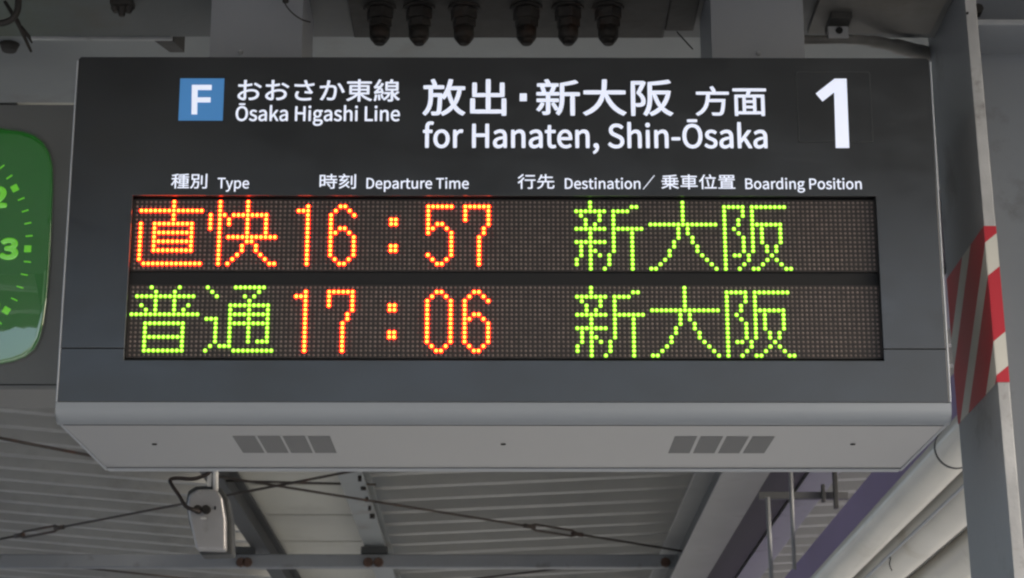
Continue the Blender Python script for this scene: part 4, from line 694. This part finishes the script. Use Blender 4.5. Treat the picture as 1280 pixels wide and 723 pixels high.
# ================================================================== ROOF
PITR = .5; ZV = 3.0+H; XV = PZ(385, 640, ZV).x
SL, SR = .085, .047
def panel_mesh(length):
    pr = [(0,0),(.050,0),(.085,.16),(.415,.16),(.450,0),(.5,0)]   # one fold: bottom, web, top, web, bottom
    mb = MB()
    t = .006
    for i in range(len(pr)-1):
        (y0,z0),(y1,z1) = pr[i], pr[i+1]
        mb.add([(0,y0,z0),(length,y0,z0),(length,y1,z1),(0,y1,z1),(0,y0,z0+t),(length,y0,z0+t),(length,y1,z1+t),(0,y1,z1+t)],
               [(0,3,2,1),(4,5,6,7),(0,1,5,4),(2,3,7,6)])
    me = mb.mesh('roof_panel'); me.materials.append(M['roof']); return me
YR0, YR1 = -1.5, 36.0
for side, sl, x0_, ln in (('left', SL, PZ(300,640,ZV).x-.05, 4.2), ('right', SR, PZ(457,640,ZV).x-.02, 5.0)):
    rf = thing('roof', 'ribbed metal platform roof slope %s of the pale gutter boards' % side, 'roof', (x0_, YR0, ZV + abs(x0_-XV)*sl))
    me = panel_mesh(ln)
    if side == 'left':
        for v in me.vertices: v.co.x *= -1
        me.flip_normals()
    ang = math.atan(sl)*(1 if side == 'left' else -1)
    rf.rotation_euler = (0, ang, 0)
    for i in range(int((YR1-YR0)/PITR)):
        o = bpy.data.objects.new('roof_panel', me); COL.objects.link(o); o.parent = rf; o.location = (0, i*PITR, random.uniform(-.003,.003))
# gutter boards in the valley
gx0, gx1 = PZ(296,640,2.93+H).x, PZ(462,640,2.93+H).x
gt = thing('gutter_soffit', 'pale smooth soffit boards along the roof valley, below the board left of centre', 'soffit', ((gx0+gx1)/2, 0, 2.93+H))
yj = PZ(380,644,2.93+H).y; sp_ = yj-PZ(380,677,2.93+H).y
sp_ = abs(sp_)
k0 = int((yj-YR0)/sp_)
for k in range(-k0, int((36-yj)/sp_)):
    y = yj+k*sp_
    MB().box(gx0, gx1, y+.024, y+sp_-.024, 2.93+H, 2.96+H).build('soffit_board', M['gutter'], gt, bevel=.003)
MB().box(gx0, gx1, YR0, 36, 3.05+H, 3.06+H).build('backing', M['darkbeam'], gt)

def hbeam(x, zb_, wd, ht, y0, y1, label, m, tf=.016, tw=.012, group=None, m2=None):
    t = thing('roof_girder', label, 'girder', (x, y0, zb_), group)
    MB().box(x-wd/2, x+wd/2, y0, y1, zb_, zb_+tf).build('bottom_flange', m, t, bevel=.002)
    MB().box(x-tw/2, x+tw/2, y0, y1, zb_+tf+.0005, zb_+ht-tf-.0005).build('web', m2 or m, t)
    MB().box(x-wd/2, x+wd/2, y0, y1, zb_+ht-tf, zb_+ht).build('top_flange', m, t, bevel=.002)
    return t
z_ = 2.72+H
xl_ = (PZ(421,590,z_).x + PZ(455,684,z_).x)/2; xr_ = (PZ(457,590,z_).x+PZ(478,684,z_).x)/2
hb1 = hbeam((xl_+xr_)/2, z_, xr_-xl_, .16, -1, 36, 'light grey girder bordering the right side of the pale soffit boards', M['beam2'])
for px, py in ((452,595),(458,609),(461,622),(465,633),(469,643)):
    p = PZ(px, py, z_); 
    MB().tube([(xr_-.02,p.y,z_-.0005),(xr_-.02,p.y,z_-.02-random.uniform(0,.02))], random.uniform(.011,.019), 8).build('bolt', M['bolt'], hb1)
xq = (PZ(290,640,z_).x+PZ(335,690,z_).x)/2
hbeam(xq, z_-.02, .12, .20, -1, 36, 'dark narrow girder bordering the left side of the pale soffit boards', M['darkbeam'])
z2 = 2.40+H
gl, gr = (PZ(905,590,z2).x+PZ(838,722,z2).x)/2, (PZ(962,590,z2).x+PZ(885,722,z2).x)/2
hbeam((gl+gr)/2, z2, gr-gl, .36, 5.6, 36, 'broad light grey girder running diagonally below the right part of the board', M['girder'], m2=M['beam'])
z3 = 2.62+H
a0, a1 = (PZ(1008,590,z3).x+PZ(925,722,z3).x)/2, (PZ(1042,590,z3).x+PZ(958,722,z3).x)/2
hbeam((a0+a1)/2, z3, a1-a0, .2, 5.6, 36, 'narrow blue grey girder right of the broad girder', M['column'])
db = MB().box(gr+.004, a0-.01, 5.6, 36, z3+.02, z3+.16).build('shade_strip', M['darkbeam']); tag(db, 'dark box standing in for the shade between the broad girder and the blue grey girder', 'shade strip')  # dark box added in place of the shade between the two girders

# transverse tie tube
zt_ = 2.60+H
yt = (PZ(630,694,zt_).y+PZ(630,711,zt_).y)/2
xe = PY(848,702,yt).x; xw = PY(-40,702,yt).x
rt_ = .5*(PY(630,694,yt).z-PY(630,711,yt).z)
tt = thing('tie_beam', 'grey horizontal tie beam crossing near the bottom of the photo', 'beam', (0, yt, zt_))
MB().box(xw, xe, yt-rt_*.8, yt+rt_*.8, PY(630,711,yt).z, PY(630,694,yt).z).build('tube', M['column'], tt, bevel=.012)
for px in (301, 309, 460, 473, 832):
    p = PY(px, 703, yt-rt_)
    MB().tube([(p.x,yt-rt_*.8-.001,p.z),(p.x,yt-rt_*.8-.030,p.z)], [.040,.034], 8).build('bolt', M['rust'], tt)
for px in (302, 468):
    p = PY(px, 690, yt); MB().box(p.x-.10, p.x+.10, yt-.06, yt+.06, PY(630,693.5,yt).z, PY(630,685,yt).z).build('packing_block', M['darkbeam'], tt, bevel=.003)

# tension rods
zr = 2.66+H
def rod(a, b, label, turn=None, r=.009, z=zr):
    A, B = PZ(*a, z), PZ(*b, z)
    t = thing('tie_rod', label, 'tie rod', tuple(A), 'rusty tension rods under the roof')
    if turn:
        fa, fb = turn; P1, P2 = A.lerp(B, fa), A.lerp(B, fb)
        MB().tube([A, P1], r, 8).build('rod', M['rod'], t); MB().tube([P2, B], r, 8).build('rod', M['rod'], t)
        up = (B-A).normalized().cross(Vector((1,0,0))).normalized()
        d = Vector((0,0,.021))
        mb = MB(); 
        for s in (-1,1): mb.tube([P1+d*s*.2, P1.lerp(P2,.12)+d*s, P1.lerp(P2,.88)+d*s, P2+d*s*.2], r*1.0, 8)
        mb.build('turnbuckle', M['rod'], t)
        for P_ in (P1, P2):
            dv = (B-A).normalized()*.05
            MB().tube([P_-dv, P_+dv], r*1.9, 8).build('nut', M['rod'], t)
    else: MB().tube([A, B], r, 8).build('rod', M['rod'], t)
    return t
rod((-30,680), (460,585.5), 'rusty rod rising from the lower left edge to the centre, with a turnbuckle', (.13,.245))
rod((262,594), (852,689), 'rusty rod descending from behind the silver box to the broad girder, with a turnbuckle', (.635,.745))
rod((-20,544), (125,572), 'dark rod at the left, disappearing behind the lower left corner of the board', z=2.5+H)
rod((60,706), (330,733), 'dark rod below the tie beam at the lower left', z=zr+.1)
rod((590,724), (830,696), 'dark rod below the tie beam near the bottom centre', z=zr+.1)
rod((270,601), (470,606), 'thin dark rod crossing the pale soffit boards', z=zr+.1, r=.008)

# ================================================================== SILVER BOX UNDER THE ROOF
YE = 6.5
E = lambda px, py: PY(px, py, YE)
eb = thing('equipment_box', 'small silver box with two round cable plugs hanging below the board at left', 'equipment box', tuple(E(260,600)))
q = [E(*p) for p in ((247,689),(283.5,690),(283,650),(279,625),(274,616),(264,613.5),(248,614),(238,620),(235.5,632),(238,650))]
MB().prism([(p.x,p.z) for p in q], YE-.03, YE+.03).build('front_shell', M['box'], eb, bevel=.008, seg=3)
q = [E(*p) for p in ((250,693),(290,692),(289,650),(284,622),(277,610),(264,606),(244,607),(234,613),(231.5,628),(236,655))]
MB().prism([(p.x,p.z) for p in q], YE+.012, YE+.10).build('rear_shell', M['darkbeam'], eb, bevel=.006, seg=2)
for px, py in ((249.5,640),(260,640)):
    p = E(px, py); k = MB(); k.tube([(p.x,YE-.031,p.z),(p.x,YE-.05,p.z)], [.0135,.0125], 14); k.build('plug', M['bolt'], eb)
p = E(270.5,637.5); MB().prism(rr(p.x-.003,p.x+.003,p.z-.006,p.z+.006,.0028), YE-.032, YE-.0302).build('socket', M['dark'], eb)
p = E(256,650.5); MB().prism(rr(p.x-.009,p.x+.009,p.z-.003,p.z+.003,.0028), YE-.032, YE-.0302).build('badge', M['signw'], eb)
MB().tube([E(269.5,614), E(269.5,560)], .0085, 10).build('bracket_pipe', M['signw'], eb)
MB().box(E(259,600).x, E(264,600).x, YE, YE+.01, E(260,608).z, E(260,592).z).build('bracket_tab', M['signw'], eb)
cc = MB().tube(smooth([PY(a,b,c) for a,b,c in ((249,640,6.44),(240,637,6.42),(231,632,6.43),(224,620,6.46),(215,607,6.48),(213,600,6.5),(222,598,6.5),(240,599,6.5),(252,596,6.5),(262,590,6.5),(266,575,6.5))]), .0062, 10).build('cable', M['rcable'])
tag(cc, 'dark brown cable looping from the plugs of the silver box up behind the board', 'cable')

# ================================================================== RIGHT: HANGING PIPES, PURPLE FASCIA, CREAM PIPES
def vpipe(pa, pb, Y, label, r=.012):
    t = MB().tube([PY(*pa, Y), PY(*pb, Y)], r, 10).build('hanging_pipe', M['column']); return tag(t, label, 'pipe', 'thin vertical pipes below the board at right')
vpipe((987,560), (993,712), 11.5, 'taller thin grey vertical pipe beside the purple fascia')
vpipe((959.5,622), (966,760), 12.0, 'shorter thin grey vertical pipe in front of the dark shade strip', .0135)
ca = thing('cross_arm', 'grey cross arm with clamps left of the purple fascia', 'bracket', tuple(PY(1000,618,12.3)))
a = PY(948,616,12.3); b = PY(1060,622,12.3)
MB().box(a.x, b.x, 12.28, 12.32, b.z-.012, b.z+.03).build('arm', M['beam'], ca, bevel=.003)
for px, w_, y0_, y1_ in ((1029,.010,606,628), (1044.5,.013,586,636)):
    p = PY(px, 618, 12.25); MB().box(p.x-w_, p.x+w_, 12.23, 12.27, PY(px,y1_,12.25).z, PY(px,y0_,12.25).z).build('clamp', M['darkbeam'], ca, bevel=.003)

zp = 2.10+H
xp = (PZ(1085,590,zp).x+PZ(984,722,zp).x)/2
pf = MB().box(xp, xp+.5, 6.5, 36, zp-.22, zp).build('purple_fascia', M['purple'], bevel=.004)
tag(pf, 'purple painted fascia beam running diagonally beside the cream pipes at lower right', 'fascia beam')
zq = 1.5+H
def cream(pts, r, label, z):
    xx = sum(PZ(px, py, z).x for px, py in pts)/len(pts)
    t = thing('cream_pipe', label, 'pipe', (xx, 5, z), 'large cream pipes running side by side at lower right')
    return t, xx
t1, x1_ = cream([(1036,722),(1166,593)], .07, 'leftmost of the large cream pipes, next to the purple fascia', zq)
MB().tube([(x1_,4.9,zq),(x1_,30,zq)], .069, 40).build('pipe_body', M['pipe'], t1)
yr_ = PZ(1190,560,zq).y
MB().tube([(x1_,yr_-.008,zq),(x1_,yr_+.008,zq)], .0715, 40, caps=True).build('joint_ring', M['darkbeam'], t1)
t2, x2_ = cream([(1091,722)], .085, 'middle one of the large cream pipes', zq)
MB().tube([(x2_,4.9,zq-.012),(x2_,30,zq-.012)], .086, 40).build('pipe_body', M['pipe'], t2)
t3, x3_ = cream([(1163,722)], .085, 'rightmost of the large cream pipes, lowest beside the column', zq-.03)
MB().tube([(x3_,4.9,zq-.06),(x3_,30,zq-.06)], .085, 40).build('pipe_body', M['pipe'], t3)
sp = MB().tube([(x1_+.078,4.9,zq-.075),(x1_+.078,30,zq-.075)], .006, 8).build('lit_gap_strip', M['alu']); tag(sp, 'thin bluish strip added to imitate the lit gap between the left and middle cream pipes', 'conduit')  # pale strip added to imitate light in the gap between two pipes
pt_ = MB().box(x2_-.02, x3_+.25, 5.2, 30, zq+.10, zq+.14).build('pipe_gap_shade', M['darkbeam']); tag(pt_, 'dark shelf above the large cream pipes, added to show as shade between them', 'filler')  # dark box added so the gap between the pipes reads as shadow
wb = thing('wire_hook', 'small bent wire hook on the middle cream pipe', 'wire', tuple(PY(1118,695,9)))
MB().tube(smooth([PY(*a_, 8.9) for a_ in ((1110,697),(1119,696),(1124,691))]), .004, 6).build('hook', M['cable'], wb)
MB().tube(smooth([PY(*a_, 8.9) for a_ in ((1113,698),(1112,706),(1115,714))]), .0025, 6).build('wire', M['cable'], wb)
